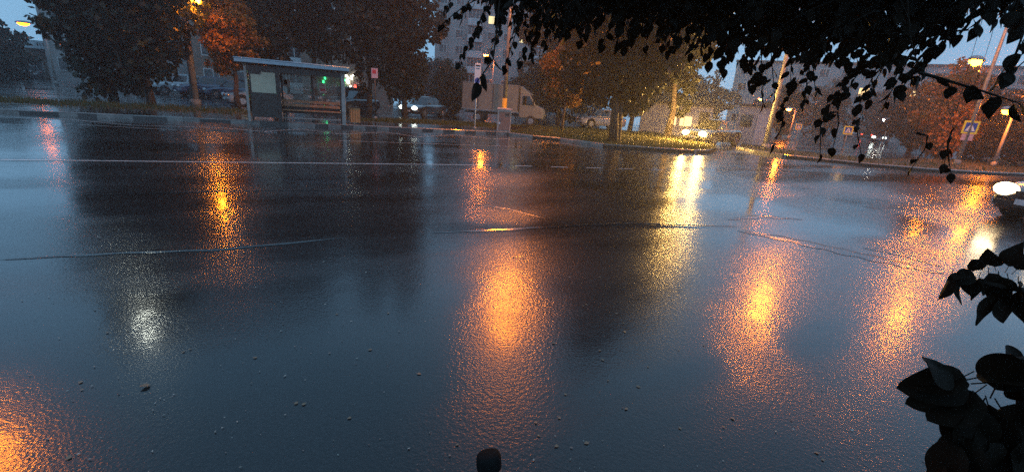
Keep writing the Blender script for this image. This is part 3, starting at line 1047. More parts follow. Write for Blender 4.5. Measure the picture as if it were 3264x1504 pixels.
# parked cars left of the shelter and on the lot
def lot(x, yb, label, heading, paint, kind='sedan', **kw):
    p = gp(x, yb)
    car(label, (p.x, p.y, 0.0), heading, paint, kind, **kw)
lot(22, 243, 'pale parked car at the far left edge', R(160), 'car_silver', 'suv', group='cars on the left parking lot')
lot(95, 249, 'dull silver car parked second from the left edge', R(150), 'car_silver', 'hatch', group='cars on the left parking lot')
lot(235, 257, 'white car parked below the pale canopy sign', R(-20), 'car_white', 'sedan', group='cars on the left parking lot')
lot(575, 303, 'white car parked left of the concrete lamp pole', R(235), 'car_white', 'suv', group='cars behind the lamp pole')
lot(660, 310, 'dark van like car parked just right of the concrete lamp pole', R(235), 'car_blue', 'suv', group='cars behind the lamp pole')
lot(728, 314, 'dark blue car parked halfway between lamp pole and bus shelter', R(232), 'car_blue', 'hatch', group='cars behind the lamp pole')
lot(828, 340, 'white car partly hidden by the left end of the bus shelter', R(225), 'car_white', 'hatch', group='cars behind the lamp pole')
lot(1128, 356, 'dark car parked behind the litter bin', R(245), 'car_dark', 'hatch')
lot(1088, 352, 'black car seen through the right end of the bus shelter', R(240), 'car_dark', 'suv')
lot(1352, 372, 'dark wet car glinting under the trees left of the truck', R(250), 'car_dark', 'sedan', head='headlamp_dim_and_glint')  # headlight glow stands in for green-white glints reflected by the wet car
lot(1912, 408, 'white car parked behind the forked tree trunk', R(195), 'car_white', 'hatch')
def lot_r(x, d, label, heading, paint, kind='sedan', **kw):
    p = pol(azof(x, 460), d)
    car(label, (p.x, p.y, 0.0), heading, paint, kind, group='cars on the right parking lot', **kw)
lot_r(2708, 82, 'pale car parked below the third crossing sign', R(235), 'car_white', 'suv')
lot_r(2752, 88, 'dark car with red tail lights lit on the right parking lot', R(55), 'car_dark', 'sedan', tail='tail_lit')
lot_r(2800, 76, 'silver car with pale headlights right of the red tail lights', R(228), 'car_silver', 'sedan', head='headlamp_dim_and_glint')
lot_r(2590, 84, 'dull pale car on the lot between the second and third crossing signs', R(20), 'car_silver', 'sedan')

# ------------------------------------------------------------------ box truck
tp = pol(azof(1600, 372), 33.5)
t = thing('box_truck', 'light grey box truck parked behind the electrical cabinet', 'truck', (tp.x, tp.y, 0), R(-8))
L_ = 4.1
bx = MB().box((-0.75, 0, 1.78), (L_, 2.0, 1.75)).build('cargo_box', 'truck_box', t, bevel=0.02)
for x in (-2.79, -1.62, -0.55, 1.28):
    for s in (-1, 1):
        MB().box((x, s * 1.006, 1.78), (0.035, 0.02, 1.7)).build('panel_joint', 'metal_dark', bx)
for s in (-1, 1):
    MB().box((-0.75, s * 1.0, 2.67), (L_ + 0.04, 0.05, 0.05)).build('top_rail', 'metal_grey', bx)
    MB().box((-0.75, s * 1.0, 0.9), (L_ + 0.04, 0.05, 0.07)).build('bottom_rail', 'metal_grey', bx)
    MB().box((-1.5, s * 1.02, 2.36), (0.3, 0.03, 0.05)).build('latch', 'metal_dark', bx)
prof = [(1.36, 0.55), (3.05, 0.55), (3.12, 0.85), (3.0, 1.25), (2.55, 1.42), (2.1, 2.12), (1.36, 2.16)]
r0 = [(x, -0.93, z) for x, z in prof]
r1 = [(x, 0.93, z) for x, z in prof]
cb = MB().loft([r0, r1]).build('cab', 'truck_box', t, bevel=0.05)
MB().add([(1.36, -0.9, 2.18), (2.15, -0.75, 2.14), (2.15, 0.75, 2.14), (1.36, 0.9, 2.18), (1.36, -0.9, 2.64), (1.36, 0.9, 2.64)], [(0, 1, 4), (1, 2, 5, 4), (2, 3, 5), (0, 4, 5, 3)]).build('roof_fairing', 'truck_box', cb)
MB().quad((2.56, -0.8, 1.46), (2.56, 0.8, 1.46), (2.14, 0.74, 2.08), (2.14, -0.74, 2.08)).build('windscreen', 'car_glass', cb).location = (0.03, 0, 0.02)
for s in (-1, 1):
    MB().add([(1.55, s * 0.945, 1.42), (2.42, s * 0.945, 1.42), (2.05, s * 0.945, 2.02), (1.55, s * 0.945, 2.02)], [(0, 1, 2, 3)]).build('side_window', 'car_glass', cb)
    MB().ell((2.98, s * 0.68, 0.95), (0.12, 0.18, 0.11), 10, 6).build('headlight', 'lamp_clear', cb, True)
    MB().box((2.35, s * 1.1, 1.6), (0.08, 0.16, 0.3)).build('mirror', 'tyre', cb)
    for x in (-1.6, 2.25):
        w_ = MB().tube([(x, s * 0.72, 0.36), (x, s * 0.74, 0.36), (x, s * 0.95, 0.36), (x, s * 0.96, 0.36)], [0.3, 0.36, 0.36, 0.3], 20).build('wheel', 'tyre', t)
        MB().tube([(x, s * 0.73, 0.36), (x, s * 0.97, 0.36)], 0.2, 14).build('rim', 'rim', w_)
MB().box((0, 0, 0.68), (5.4, 0.8, 0.16)).build('chassis', 'metal_dark', t)
MB().box((3.05, 0, 0.5), (0.12, 1.8, 0.16)).build('bumper', 'metal_dark', t)

# ================================================================== BUILDINGS
def block(name, label, p, rz, length, depth, floors, wall, bays, lit=(), balcony=(), fh=2.85, z_top_extra=0.6, winmat='window_glass', cat='apartment block', only=None):
    """facade faces local -y; windows, balconies and roof are parts"""
    t = thing(name, label, cat, p, rz)
    H = floors * fh + z_top_extra
    MB().box((length / 2, depth / 2, H / 2), (length, depth, H)).build('wall', wall, t)
    MB().box((length / 2, depth / 2, H + 0.15), (length + 0.5, depth + 0.5, 0.3)).build('roof', 'roof_dark', t)
    bw = length / bays
    fr = MB()
    W_, H_ = bw * 0.46, fh * 0.5
    for s in (-1, 1):
        fr.box((s * W_ / 2, -0.03, 0), (0.09, 0.1, H_ + 0.09))
        fr.box((0, -0.03, s * H_ / 2), (W_ - 0.09, 0.1, 0.09))
    fr.box((W_ * 0.12, -0.03, 0), (0.07, 0.09, H_ - 0.1))
    frame_me = fr.mesh('window', 'window_frame')
    pane_me = MB().box((0, -0.012, 0), (W_ - 0.09, 0.02, H_ - 0.09)).mesh('pane', winmat)
    bal = MB()
    bal.box((0, -0.55, -fh * 0.44), (bw * 0.94, 1.1, 0.14))
    bal_me = bal.mesh('balcony', 'balcony_white')
    par = MB()
    par.box((0, -1.08, -fh * 0.22), (bw * 0.92, 0.06, fh * 0.38))
    for s in (-1, 1):
        par.box((s * bw * 0.45, -0.52, -fh * 0.22), (0.06, 1.04, fh * 0.38))
    par_me = par.mesh('parapet', 'balcony_white')
    gl = MB()
    gl.box((0, -1.08, fh * 0.2), (bw * 0.9, 0.03, fh * 0.42))
    gl_me = gl.mesh('balcony_glazing', winmat)
    mu = MB()
    for k in range(5):
        mu.box((bw * 0.9 * (k / 4 - 0.5), -1.1, fh * 0.2), (0.06, 0.07, fh * 0.44))
    mu_me = mu.mesh('mullion', 'window_frame')
    for f_ in range(floors):
        z = (f_ + 0.55) * fh + 0.3
        for b_ in range(bays):
            if only and not only(f_, b_):
                continue
            x = (b_ + 0.5) * bw
            if b_ in balcony:
                bo = place('balcony', bal_me, t, (x, 0, z))
                place('parapet', par_me, bo)
                place('balcony_glazing', gl_me, bo)
                place('mullion', mu_me, bo)['kind'] = 'stuff'
            else:
                wo = place('window', frame_me, t, (x, 0, z))
                po = place('pane', pane_me, wo)
                if (f_, b_) in lit:
                    po.material_slots[0].link = 'OBJECT'
                    po.material_slots[0].material = MATS[lit[(f_, b_)]]
    return t

# grey panel block seen between the trees, above the truck
cL = at(1385, 200, 92.0)
bC = block('apartment_block', 'grey panel apartment block with glazed balconies above the box truck', (cL.x, 92, 0), R(3), 34, 12, 10, 'facade_grey', 11,
           lit={(5, 3): 'window_lit', (4, 5): 'window_lit', (7, 8): 'window_lit'}, balcony=(2, 6, 10))
MB().tube([(2.6, -0.12, 0.3), (2.6, -0.12, 28)], 0.08, 6).build('drainpipe', 'metal_pole', bC)
# tall block at the left whose edge bounds the sky
aL = azof(112, 20)
pL = pol(aL, 78)
bL = block('apartment_block', 'tall pale apartment block at the left with a white floodlight under its roof', (pL.x, pL.y, 0), R(aL * -1 - 4), 30, 12, 13, 'facade_grey', 9, lit={(9, 2): 'window_lit'}, balcony=(1, 5))
# the floodlight high on that facade
fl = thing('floodlight', 'white floodlight on the facade of the tall left block', 'floodlight', (0, 0, 0))
fpz = pol(-42.8, 76.5, 33.6)
fl.location = fpz
fl.rotation_euler = (0, 0, R(42.8))
MB().box((0, 0.12, 0), (1.5, 0.2, 0.7)).build('housing', 'metal_dark', fl)
MB().box((0, -0.01, 0), (1.36, 0.04, 0.58)).build('lens', 'white_bulb', fl)
MB().tube([(0, 0.2, 0), (0, 1.8, 0.1)], 0.06, 8).build('bracket', 'metal_grey', fl)
# pale block high behind the lamp pole
aM = azof(640, 60)
pM = pol(azof(600, 60), 64)
bM = block('apartment_block', 'pale balconied block behind the autumn tree and lamp pole', (pM.x, pM.y, 0), R(22), 19, 11, 6, 'facade_brick', 6, lit={(2, 1): 'window_lit'}, balcony=(2, 3))
MB().box((9.6, -0.6, 3 * 2.85 + 0.2), (6.3, 1.3, 1.2)).build('pale_ledge', 'facade_pale', bM)
# right: grey long block with a few lit windows
pR = pol(azof(2330, 300), 96)
bR = block('apartment_block', 'long grey block with two lit windows behind the crossing signs', (pR.x, pR.y, 0), R(-28), 46, 12, 4, 'facade_grey', 15,
           lit={(2, 8): 'window_lit_warm', (2, 6): 'window_lit_warm', (1, 3): 'window_lit'}, fh=2.75)
# right edge: low pale building
pE = pol(azof(3080, 330), 74)
bE = block('low_building', 'low pale building behind the bushes at the right edge', (pE.x, pE.y, 0), R(-44), 36, 10, 2, 'facade_pale', 9, cat='building', fh=3.0)
# low shop with bright windows left of the oncoming car
pS = pol(azof(2040, 400), 42)
bS = thing('low_shop', 'low pale shop with bright windows left of the oncoming car', 'shop', (pS.x, pS.y, 0), R(-14))
MB().box((2.9, 3, 1.2), (5.8, 6, 2.4)).build('wall', 'facade_pale', bS)
MB().box((2.9, 3, 2.5), (6.2, 6.4, 0.2)).build('roof', 'roof_dark', bS)
for x, w in ((2.75, 0.4), (3.75, 0.95)):
    wo = MB().box((x, -0.02, 1.05), (w + 0.14, 0.06, 0.9)).build('window', 'window_frame', bS)
    MB().box((x, -0.07, 1.05), (w, 0.05, 0.78)).build('pane', 'window_lit_warm', wo)
    MB().box((x - w * 0.15, -0.11, 1.05), (0.05, 0.04, 0.78)).build('mullion', 'window_frame', wo)
MB().box((5.2, -0.03, 1.0), (0.8, 0.06, 1.9)).build('door', 'metal_dark', bS)
# pale box kiosk right of the side road
pK = pol(azof(2392, 440), 44)
bK = thing('kiosk', 'pale grey kiosk with a bright door beside the side road', 'kiosk', (pK.x, pK.y, 0), R(-30))
MB().box((0, 1.2, 1.35), (2.6, 2.4, 2.7)).build('wall', 'facade_pale', bK)
MB().box((0, 1.2, 2.78), (2.9, 2.7, 0.16)).build('roof', 'roof_dark', bK)
dr = MB().box((0.6, -0.03, 1.0), (0.8, 0.06, 2.0)).build('door', 'balcony_white', bK)
MB().box((0.9, -0.08, 1.0), (0.05, 0.05, 0.14)).build('handle', 'metal_dark', dr)
MB().box((-0.6, -0.03, 1.5), (0.9, 0.06, 1.0)).build('window', 'window_glass', bK)
# shop with a pale canopy sign at the far left
pC = pol(azof(158, 200), 84)
bP = thing('shop_pavilion', 'dim shop pavilion with a pale pointed canopy sign at the far left', 'shop', (pC.x, pC.y, 0), R(45))
MB().box((0.6, 3, 1.9), (6.4, 6, 3.8)).build('wall', 'facade_brick', bP)
MB().box((0.6, 3, 3.9), (6.6, 6.2, 0.2)).build('roof', 'roof_dark', bP)
cz = CAMH + ray(158, 146).z / math.hypot(ray(158, 146).x, ray(158, 146).y) * 83.0
cnp = MB().prism([(-2.1, -0.02), (-1.0, -1.1), (1.75, -1.1), (1.75, -0.02)], cz - 0.5, cz + 0.45).build('canopy_sign', 'canopy_cloth', bP)
for x, w, h in ((-0.7, 0.10, 0.42), (-0.5, 0.05, 0.42), (-0.2, 0.26, 0.07), (-0.19, 0.06, 0.42), (0.62, 0.06, 0.46), (0.74, 0.2, 0.07), (1.05, 0.06, 0.4), (1.22, 0.18, 0.06), (1.31, 0.05, 0.4), (1.5, 0.14, 0.07)):
    MB().box((x, -1.115, cz + (0.14 if h < 0.1 else 0.0)), (w, 0.02, h)).build('letter_stroke', 'sign_black', cnp)
for x in (-1.2, 0.4, 2.0):
    wo = MB().box((x, -0.03, 1.5), (1.2, 0.06, 1.5)).build('window', 'window_frame', bP)
    MB().box((x, -0.07, 1.5), (1.06, 0.04, 1.36)).build('pane', 'window_glass', wo)
MB().box((2.35, -0.1, cz - 1.6), (0.14, 0.12, 1.0)).build('tube_lamp', 'tube_white', bP)
# lit shop front far behind the bin: white bulbs, green strips, glowing stand-ins for green reflections
pG = pol(azof(1112, 250), 52)
bG = thing('lit_shop_front', 'far shop front with white bulbs and green strip lights right of the shelter roof, plus glowing stand-ins for green reflections', 'shop', (pG.x, pG.y, 0), R(18))
MB().box((0, 2, 2.6), (9, 4, 5.2)).build('wall', 'facade_brick', bG)
MB().box((0, 2, 5.3), (9.2, 4.2, 0.2)).build('roof', 'roof_dark', bG)
def on_shop(x, y):
    """local facade coordinates of a picture point"""
    d = ray(x, y)
    nrm = Vector((math.sin(R(18)), -math.cos(R(18)), 0))
    p0 = Vector((pG.x, pG.y, 0)) + nrm * 0.12
    o_ = Vector((0, 0, CAMH))
    k = (p0 - o_).dot(nrm) / d.dot(nrm)
    q = o_ + d * k - Vector((pG.x, pG.y, 0))
    return (q.x * math.cos(R(18)) + q.y * math.sin(R(18)), -0.12, q.z)
for x, y, r in ((1104, 242, 0.16), (1110, 250, 0.16), (1128, 240, 0.18), (1121, 245, 0.15), (1108, 258, 0.22), (1110, 264, 0.2), (1121, 252, 0.12), (1117, 276, 0.12), (1131, 286, 0.12), (1080, 290, 0.14), (1358, 262, 0.1)):
    if x < 1300:
        MB().ell(on_shop(x, y), (r * 0.6, r * 0.5, r * 0.6), 8, 5).build('bulb', 'window_lit_white', bG, True)
for x, y, h in ((1093, 270, 0.9), (1092, 284, 0.5), (1036, 250, 0.25), (1031, 263, 0.4), (1026, 275, 0.3), (1098, 256, 0.2)):  # those behind the shelter glass stand in for the green reflection in it
    q = on_shop(x, y)
    MB().box(q, (0.16, 0.1, h)).build('green_strip_and_reflection', 'neon_green', bG)
for x, y in ((1133, 277), (1133, 292)):
    MB().box(on_shop(x, y), (0.18, 0.1, 0.34)).build('red_strip', 'neon_red', bG)

# ================================================================== TREES
def crown_mesh(name, lobes, count, leaf, mat, droop=0.0):
    """many small leaf faces spread through uneven lobes; lobes: (centre, radii)"""
    vol = np.array([r[0] * r[1] * r[2] for c, r in lobes])
    pick = rng.choice(len(lobes), count, p=vol / vol.sum())
    C = np.array([c for c, r in lobes])[pick]
    Rr = np.array([r for c, r in lobes])[pick]
    d = rng.normal(size=(count, 3))
    d /= np.linalg.norm(d, axis=1)[:, None]
    rad = rng.random(count) ** 0.42
    P = C + d * Rr * rad[:, None]
    # clumps: pull leaves toward random sub-centres so that gaps open
    ncl = max(30, count // 60)
    sub = P[rng.integers(0, count, ncl)]
    near = np.empty(count, int)
    for i in range(0, count, 2000):
        near[i:i + 2000] = np.argmin(((P[i:i + 2000, None, :] - sub[None]) ** 2).sum(2), axis=1)
    P = P + (sub[near] - P) * rng.uniform(0.15, 0.55, (count, 1))
    P[:, 2] -= droop * rng.random(count) ** 2
    P[:, 2] = np.maximum(P[:, 2], 0.15)
    a = rng.normal(size=(count, 3)); a[:, 2] -= 0.7
    a /= np.linalg.norm(a, axis=1)[:, None]
    b_ = np.cross(a, rng.normal(size=(count, 3)))
    b_ /= np.linalg.norm(b_, axis=1)[:, None]
    s = leaf * rng.uniform(0.6, 1.3, count)[:, None]
    V = np.stack([P, P + a * s * 0.5 + b_ * s * 0.36, P + a * s, P + a * s * 0.5 - b_ * s * 0.36], 1)
    return np_mesh(name, V.reshape(-1, 3), 4, mat)

def limbs(mb, base, top, r, n=6, spread=2.0):
    """tapered trunk with limbs"""
    base, top = Vector(base), Vector(top)
    pts, rad = [], []
    for k in range(7):
        u = k / 6
        pts.append(base.lerp(top, u) + Vector((random.uniform(-1, 1), random.uniform(-1, 1), 0)) * 0.06 * (k > 0) * (top - base).length * 0.2)
        rad.append(r * (1 - 0.78 * u) * (1.35 if k == 0 else 1))
    mb.tube(pts, rad, 9)
    for k in range(n):
        u = random.uniform(0.35, 0.95)
        i = min(5, int(u * 6))
        p = pts[i].lerp(pts[i + 1], u * 6 - i)
        an = random.uniform(0, 6.283)
        l = spread * random.uniform(0.6, 1.2) * (1.2 - u * 0.6)
        e = p + Vector((math.cos(an) * l, math.sin(an) * l, l * random.uniform(0.4, 0.9)))
        m_ = p.lerp(e, 0.5) + Vector((0, 0, 0.12 * l))
        rr = r * (1 - 0.78 * u) * 0.55
        mb.tube([p, m_, e], [rr, rr * 0.6, rr * 0.2], 6)
        for q in range(2):
            e2 = m_ + Vector((random.uniform(-1, 1), random.uniform(-1, 1), random.uniform(0.2, 1))) * l * 0.5
            mb.tube([m_, e2], [rr * 0.5, rr * 0.12], 5)

def tree(label, base, H, rx, mat, count, leaf=0.2, low=0.25, trunk_r=0.16, name='tree', lobes_n=9, group='trees behind the bus stop', droop=0.0, ry=None, trunks=1, dense=2.2):
    t = thing(name, label, 'tree', base, random.uniform(0, 6), group)
    ry = ry or rx
    lobes = []
    for k in range(lobes_n):
        u = k / (lobes_n - 1)
        z = H * (low + (1 - low) * (0.12 + 0.80 * u))
        prof = math.sin(math.pi * (0.18 + 0.72 * u)) ** 0.8
        an = k * 2.4 + random.uniform(-0.5, 0.5)
        off = rx * 0.5 * prof * random.uniform(0.5, 1.1)
        rr = rx * prof * random.uniform(0.5, 0.75)
        lobes.append(((math.cos(an) * off, math.sin(an) * off * ry / rx, z), (rr, rr * ry / rx, H * (1 - low) * random.uniform(0.12, 0.2))))
    place('crown', crown_mesh('crown', lobes, int(count * (dense if group != 'trees around the grass island' else dense * 1.6)), leaf * 1.12, mat, droop), t)
    mb = MB()
    for k in range(trunks):
        off = (k - (trunks - 1) / 2) * 0.5
        limbs(mb, (off, 0, -0.05), (off * 2.6, random.uniform(-0.3, 0.3), H * 0.82), trunk_r, 7, rx * 0.7)
    mb.build('trunk', 'bark', t, True)
    return t

GB = 'trees behind the bus stop'
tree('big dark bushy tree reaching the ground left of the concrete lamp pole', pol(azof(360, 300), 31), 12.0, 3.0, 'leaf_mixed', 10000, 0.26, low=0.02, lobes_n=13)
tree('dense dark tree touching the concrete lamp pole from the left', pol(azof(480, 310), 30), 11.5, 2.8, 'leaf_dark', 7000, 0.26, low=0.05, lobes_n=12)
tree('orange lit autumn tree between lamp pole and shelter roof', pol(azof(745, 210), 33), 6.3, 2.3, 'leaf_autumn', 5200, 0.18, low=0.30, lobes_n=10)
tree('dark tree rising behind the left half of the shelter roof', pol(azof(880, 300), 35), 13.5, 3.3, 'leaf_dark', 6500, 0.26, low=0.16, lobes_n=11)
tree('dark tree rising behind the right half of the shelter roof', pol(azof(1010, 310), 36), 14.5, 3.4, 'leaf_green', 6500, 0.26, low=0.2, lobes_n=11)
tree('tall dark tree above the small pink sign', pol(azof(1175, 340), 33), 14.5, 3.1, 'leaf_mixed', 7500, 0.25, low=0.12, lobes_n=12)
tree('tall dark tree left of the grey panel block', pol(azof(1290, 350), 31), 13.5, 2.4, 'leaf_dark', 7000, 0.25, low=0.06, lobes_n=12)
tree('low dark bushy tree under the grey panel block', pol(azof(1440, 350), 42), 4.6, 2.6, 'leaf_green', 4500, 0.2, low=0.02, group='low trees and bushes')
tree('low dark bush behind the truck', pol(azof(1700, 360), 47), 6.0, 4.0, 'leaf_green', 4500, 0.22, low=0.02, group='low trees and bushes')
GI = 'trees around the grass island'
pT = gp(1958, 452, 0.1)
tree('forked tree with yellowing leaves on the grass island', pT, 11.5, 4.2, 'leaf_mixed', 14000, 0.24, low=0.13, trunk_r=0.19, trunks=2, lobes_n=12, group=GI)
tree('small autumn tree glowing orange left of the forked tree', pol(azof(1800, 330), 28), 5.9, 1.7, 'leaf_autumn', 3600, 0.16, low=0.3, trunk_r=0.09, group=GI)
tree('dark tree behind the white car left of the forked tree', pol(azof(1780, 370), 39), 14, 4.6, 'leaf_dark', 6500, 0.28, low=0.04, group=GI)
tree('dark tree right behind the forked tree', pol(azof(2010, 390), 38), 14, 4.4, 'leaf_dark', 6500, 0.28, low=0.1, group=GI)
tree('tall tree lit yellow by the oncoming headlights', pol(azof(2130, 410), 31), 13.6, 3.0, 'leaf_mixed', 7500, 0.24, low=0.14, trunk_r=0.2, group=GI)
GR = 'trees on the right'
for x, y, d, H, rx, mat, lab in ((2490, 420, 60, 6, 2.6, 'leaf_dark', 'dark tree behind the second crossing sign'),
                                 (2620, 440, 72, 7.5, 3.6, 'leaf_dark', 'dark tree between the second and third crossing signs'),
                                 (2790, 450, 76, 7.5, 4.2, 'leaf_dark', 'dull tree above the cars on the right lot'),
                                 (2890, 500, 48, 5.8, 3.0, 'leaf_mixed', 'brownish tree left of the rightmost crossing sign'),
                                 (2985, 510, 40, 6.0, 2.3, 'leaf_autumn', 'orange lit tree just left of the rightmost lamp pole'),
                                 (3110, 520, 42, 4.8, 2.6, 'leaf_mixed', 'brown bushy tree right behind the rightmost crossing sign'),
                                 (3230, 530, 43, 4.6, 2.8, 'leaf_autumn', 'orange lit bushy tree at the right edge behind the low lamp'),
                                 (3330, 530, 40, 6.0, 3.0, 'leaf_mixed', 'dark tree just outside the right edge')):
    tree(lab, pol(azof(x, y), d), H, rx, mat, 4600, 0.2, low=0.03, trunk_r=0.14, group=GR)
GF = 'far trees along the horizon'
for k, (az, d, H, rx) in enumerate(((-58, 75, 8, 5), (-53, 82, 8.5, 5.5), (-49.5, 70, 6.5, 4.5), (-15, 75, 9, 5), (-11, 80, 8, 5), (3, 80, 9, 6), (9, 75, 10, 6), (16, 70, 9, 5), (21.5, 80, 8, 5))):
    tree(['dark far tree left of the orange lamp at the far left', 'dark far tree under the far left sky', 'dark far tree beside the tall left block', 'far tree behind the shop lights', 'far tree left of the grey panel block',
          'far tree behind the truck cab', 'far tree behind the autumn tree', 'far tree behind the forked tree', 'far tree behind the low shop'][k], pol(az, d), H, rx, 'leaf_dark', 2600, 0.4, low=0.03, group=GF)

# ================================================================== THE NEAR TREE overhead
def leaf_shape(l=1.0, fold=0.16, curl=0.12, wide=0.36, peak=0.36, n=8, wave=0.0, round_=False):
    """ovate pointed leaf, base at origin, growing along +y, drooping tip"""
    mb = MB()
    vs = []
    for i in range(n + 1):
        y = i / n
        u = y ** (math.log(0.5) / math.log(peak))
        w = wide * math.sin(math.pi * u) ** (0.62 if round_ else 0.85) * (1 if round_ else (1 - 0.35 * max(0, y - 0.5)))
        z = -curl * y * y
        for k in (-1, -0.55, 0, 0.55, 1):
            x = k * w
            vs.append((x, y, z + fold * abs(x) * (1.3 - 0.5 * abs(k)) + wave * math.sin(y * 9 + k * 2) * abs(k)))
    fs = []
    for i in range(n):
        for k in range(4):
            q = i * 5 + k
            fs.append((q, q + 1, q + 6, q + 5))
    mb.add([(x * l, y * l, z * l) for x, y, z in vs], fs)
    mb.tube([(0, -0.24 * l, 0.03 * l), (0, 0.02 * l, 0)], 0.013 * l, 4)
    return mb

near_leaf_me = []
for fold, curl in ((0.16, 0.12), (0.3, 0.22), (0.05, 0.05), (0.4, 0.1)):
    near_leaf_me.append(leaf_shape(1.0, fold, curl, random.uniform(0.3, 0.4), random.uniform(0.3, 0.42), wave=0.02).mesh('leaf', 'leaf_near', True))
broad_leaf_me = []
for fold, curl in ((0.2, 0.25), (0.35, 0.35), (0.1, 0.15), (0.3, 0.5)):
    broad_leaf_me.append(leaf_shape(1.0, fold, curl, random.uniform(0.4, 0.46), random.uniform(0.4, 0.46), n=14, wave=0.03, round_=True).mesh('leaf', 'leaf_near', True))

nt_tree = thing('overhanging_tree', 'near tree whose dark leafy branches hang over the top right', 'tree', (2.4, -0.9, 0))
NT = Vector((2.4, -0.9, 0))
tb = MB()
trunk_top = Vector((-0.15, 0.1, 3.1))
tb.tube([(0, 0, -0.05), (0.02, 0.02, 1.2), (-0.05, 0.05, 2.2), trunk_top, (-0.2, 0.3, 4.4), (-0.1, 0.4, 5.6)], [0.2, 0.16, 0.14, 0.12, 0.09, 0.05], 12)
tb.build('trunk', 'bark', nt_tree, True)

limb_mb, twig_mb = MB(), MB()
placed = []       # (position, direction, length, size in picture)
def leaf_at(p, d, size):
    placed.append((p.copy(), d.normalized(), size))

def strand(p0, p1, sag, leaf, step=0.034, r=0.0035, bare=False):
    """a drooping twig from p0 to p1 with alternate hanging leaves"""
    n = max(3, int((p1 - p0).length / 0.06))
    pts = []
    side = Vector((p1.y - p0.y, -(p1.x - p0.x), 0))
    if side.length < 1e-4:
        side = Vector((1, 0, 0))
    side.normalize()
    wob = random.uniform(-0.06, 0.06)
    for k in range(n + 1):
        u = k / n
        p = p0.lerp(p1, u) + Vector((0, 0, sag * 4 * u * (1 - u))) + side * wob * math.sin(u * 3.1)
        pts.append(p)
    twig_mb.tube([q - NT for q in pts], [r * (1.6 - 1.1 * k / n) for k in range(n + 1)], 4)
    if bare:
        return
    L = (p1 - p0).length
    cnt = max(2, int(L / step))
    for k in range(cnt):
        u = (k + random.random() * 0.6) / cnt
        if u < 0.04:
            continue
        i = min(n - 1, int(u * n))
        p = pts[i].lerp(pts[i + 1], u * n - i)
        tg = (pts[i + 1] - pts[i]).normalized()
        s = side * (1 if k % 2 else -1)
        d = s * random.uniform(0.3, 0.9) + tg * random.uniform(0.1, 0.7) + Vector((0, 0, -random.uniform(0.5, 1.3))) + Vector((random.uniform(-.3, .3), random.uniform(-.3, .3), 0))
        leaf_at(p + d.normalized() * 0.012, d, leaf * random.uniform(0.7, 1.2))
    leaf_at(pts[-1], (pts[-1] - pts[-2]) + Vector((0, 0, -0.05)), leaf * 1.1)

# main limbs above the frame (world space)
limb_paths = [
    [NT + trunk_top, Vector((2.3, 0.6, 3.0)), Vector((2.1, 1.8, 2.75)), Vector((1.7, 3.0, 2.62)), Vector((1.1, 4.0, 2.7))],
    [NT + trunk_top, Vector((1.9, 0.5, 3.1)), Vector((1.2, 1.7, 2.8)), Vector((0.5, 2.7, 2.6)), Vector((-0.3, 3.4, 2.55))],
    [NT + trunk_top, Vector((2.7, 0.3, 2.9)), Vector((2.95, 1.4, 3.0)), Vector((3.2, 2.4, 2.95)), Vector((3.5, 3.2, 3.0))],
    [NT + trunk_top, Vector((2.9, -0.2, 2.9)), Vector((3.4, 0.8, 2.95)), Vector((3.9, 1.9, 2.95))],
]
limb_pts = []
for P_ in limb_paths:
    rr = [0.07, 0.05, 0.036, 0.024, 0.012][:len(P_)]
    limb_mb.tube([p - NT for p in P_], rr, 8)
    for a, b in zip(P_[:-1], P_[1:]):
        for k in range(12):
            limb_pts.append(a.lerp(b, k / 12))

def nearest_limb(p):
    return min(limb_pts, key=lambda q: (q - p).length)

# picture heights to which the leafy strands hang, left to right: (x, y of tip, distance)
tips = [(1420, 30, 3.0), (1470, 65, 3.0), (1545, 50, 2.9), (1462, 200, 2.9), (1500, 140, 2.9), (1560, 180, 2.8), (1610, 215, 2.8), (1660, 195, 2.8), (1585, 120, 2.8), (1640, 90, 2.8),
        (1700, 180, 2.9), (1740, 140, 2.7), (1790, 110, 2.6), (1850, 130, 2.6), (1920, 140, 2.5), (1990, 150, 2.5), (2060, 150, 2.6), (2130, 160, 2.5), (2200, 170, 2.5), (2260, 200, 2.4), (2310, 220, 2.4),
        (2380, 200, 2.3), (2400, 270, 2.3), (2430, 330, 2.3), (2470, 300, 2.3), (2520, 260, 2.3), (2560, 320, 2.2), (2600, 290, 2.2), (2640, 340, 2.2), (2700, 290, 2.2), (2735, 340, 2.2), (2770, 290, 2.1), (2820, 330, 2.1),
        (2860, 300, 2.0), (2850, 250, 2.0), (2900, 230, 2.0), (2930, 250, 2.0),
        (2466, 462, 2.4), (2615, 490, 2.3), (2655, 470, 2.2), (2745, 490, 2.3), (2905, 535, 2.2), (3010, 522, 2.2), (3032, 552, 2.1),
        (2960, 185, 2.0), (3010, 140, 1.9), (3060, 110, 1.9), (3110, 90, 1.8), (3180, 60, 1.8), (3240, 30, 1.8)]
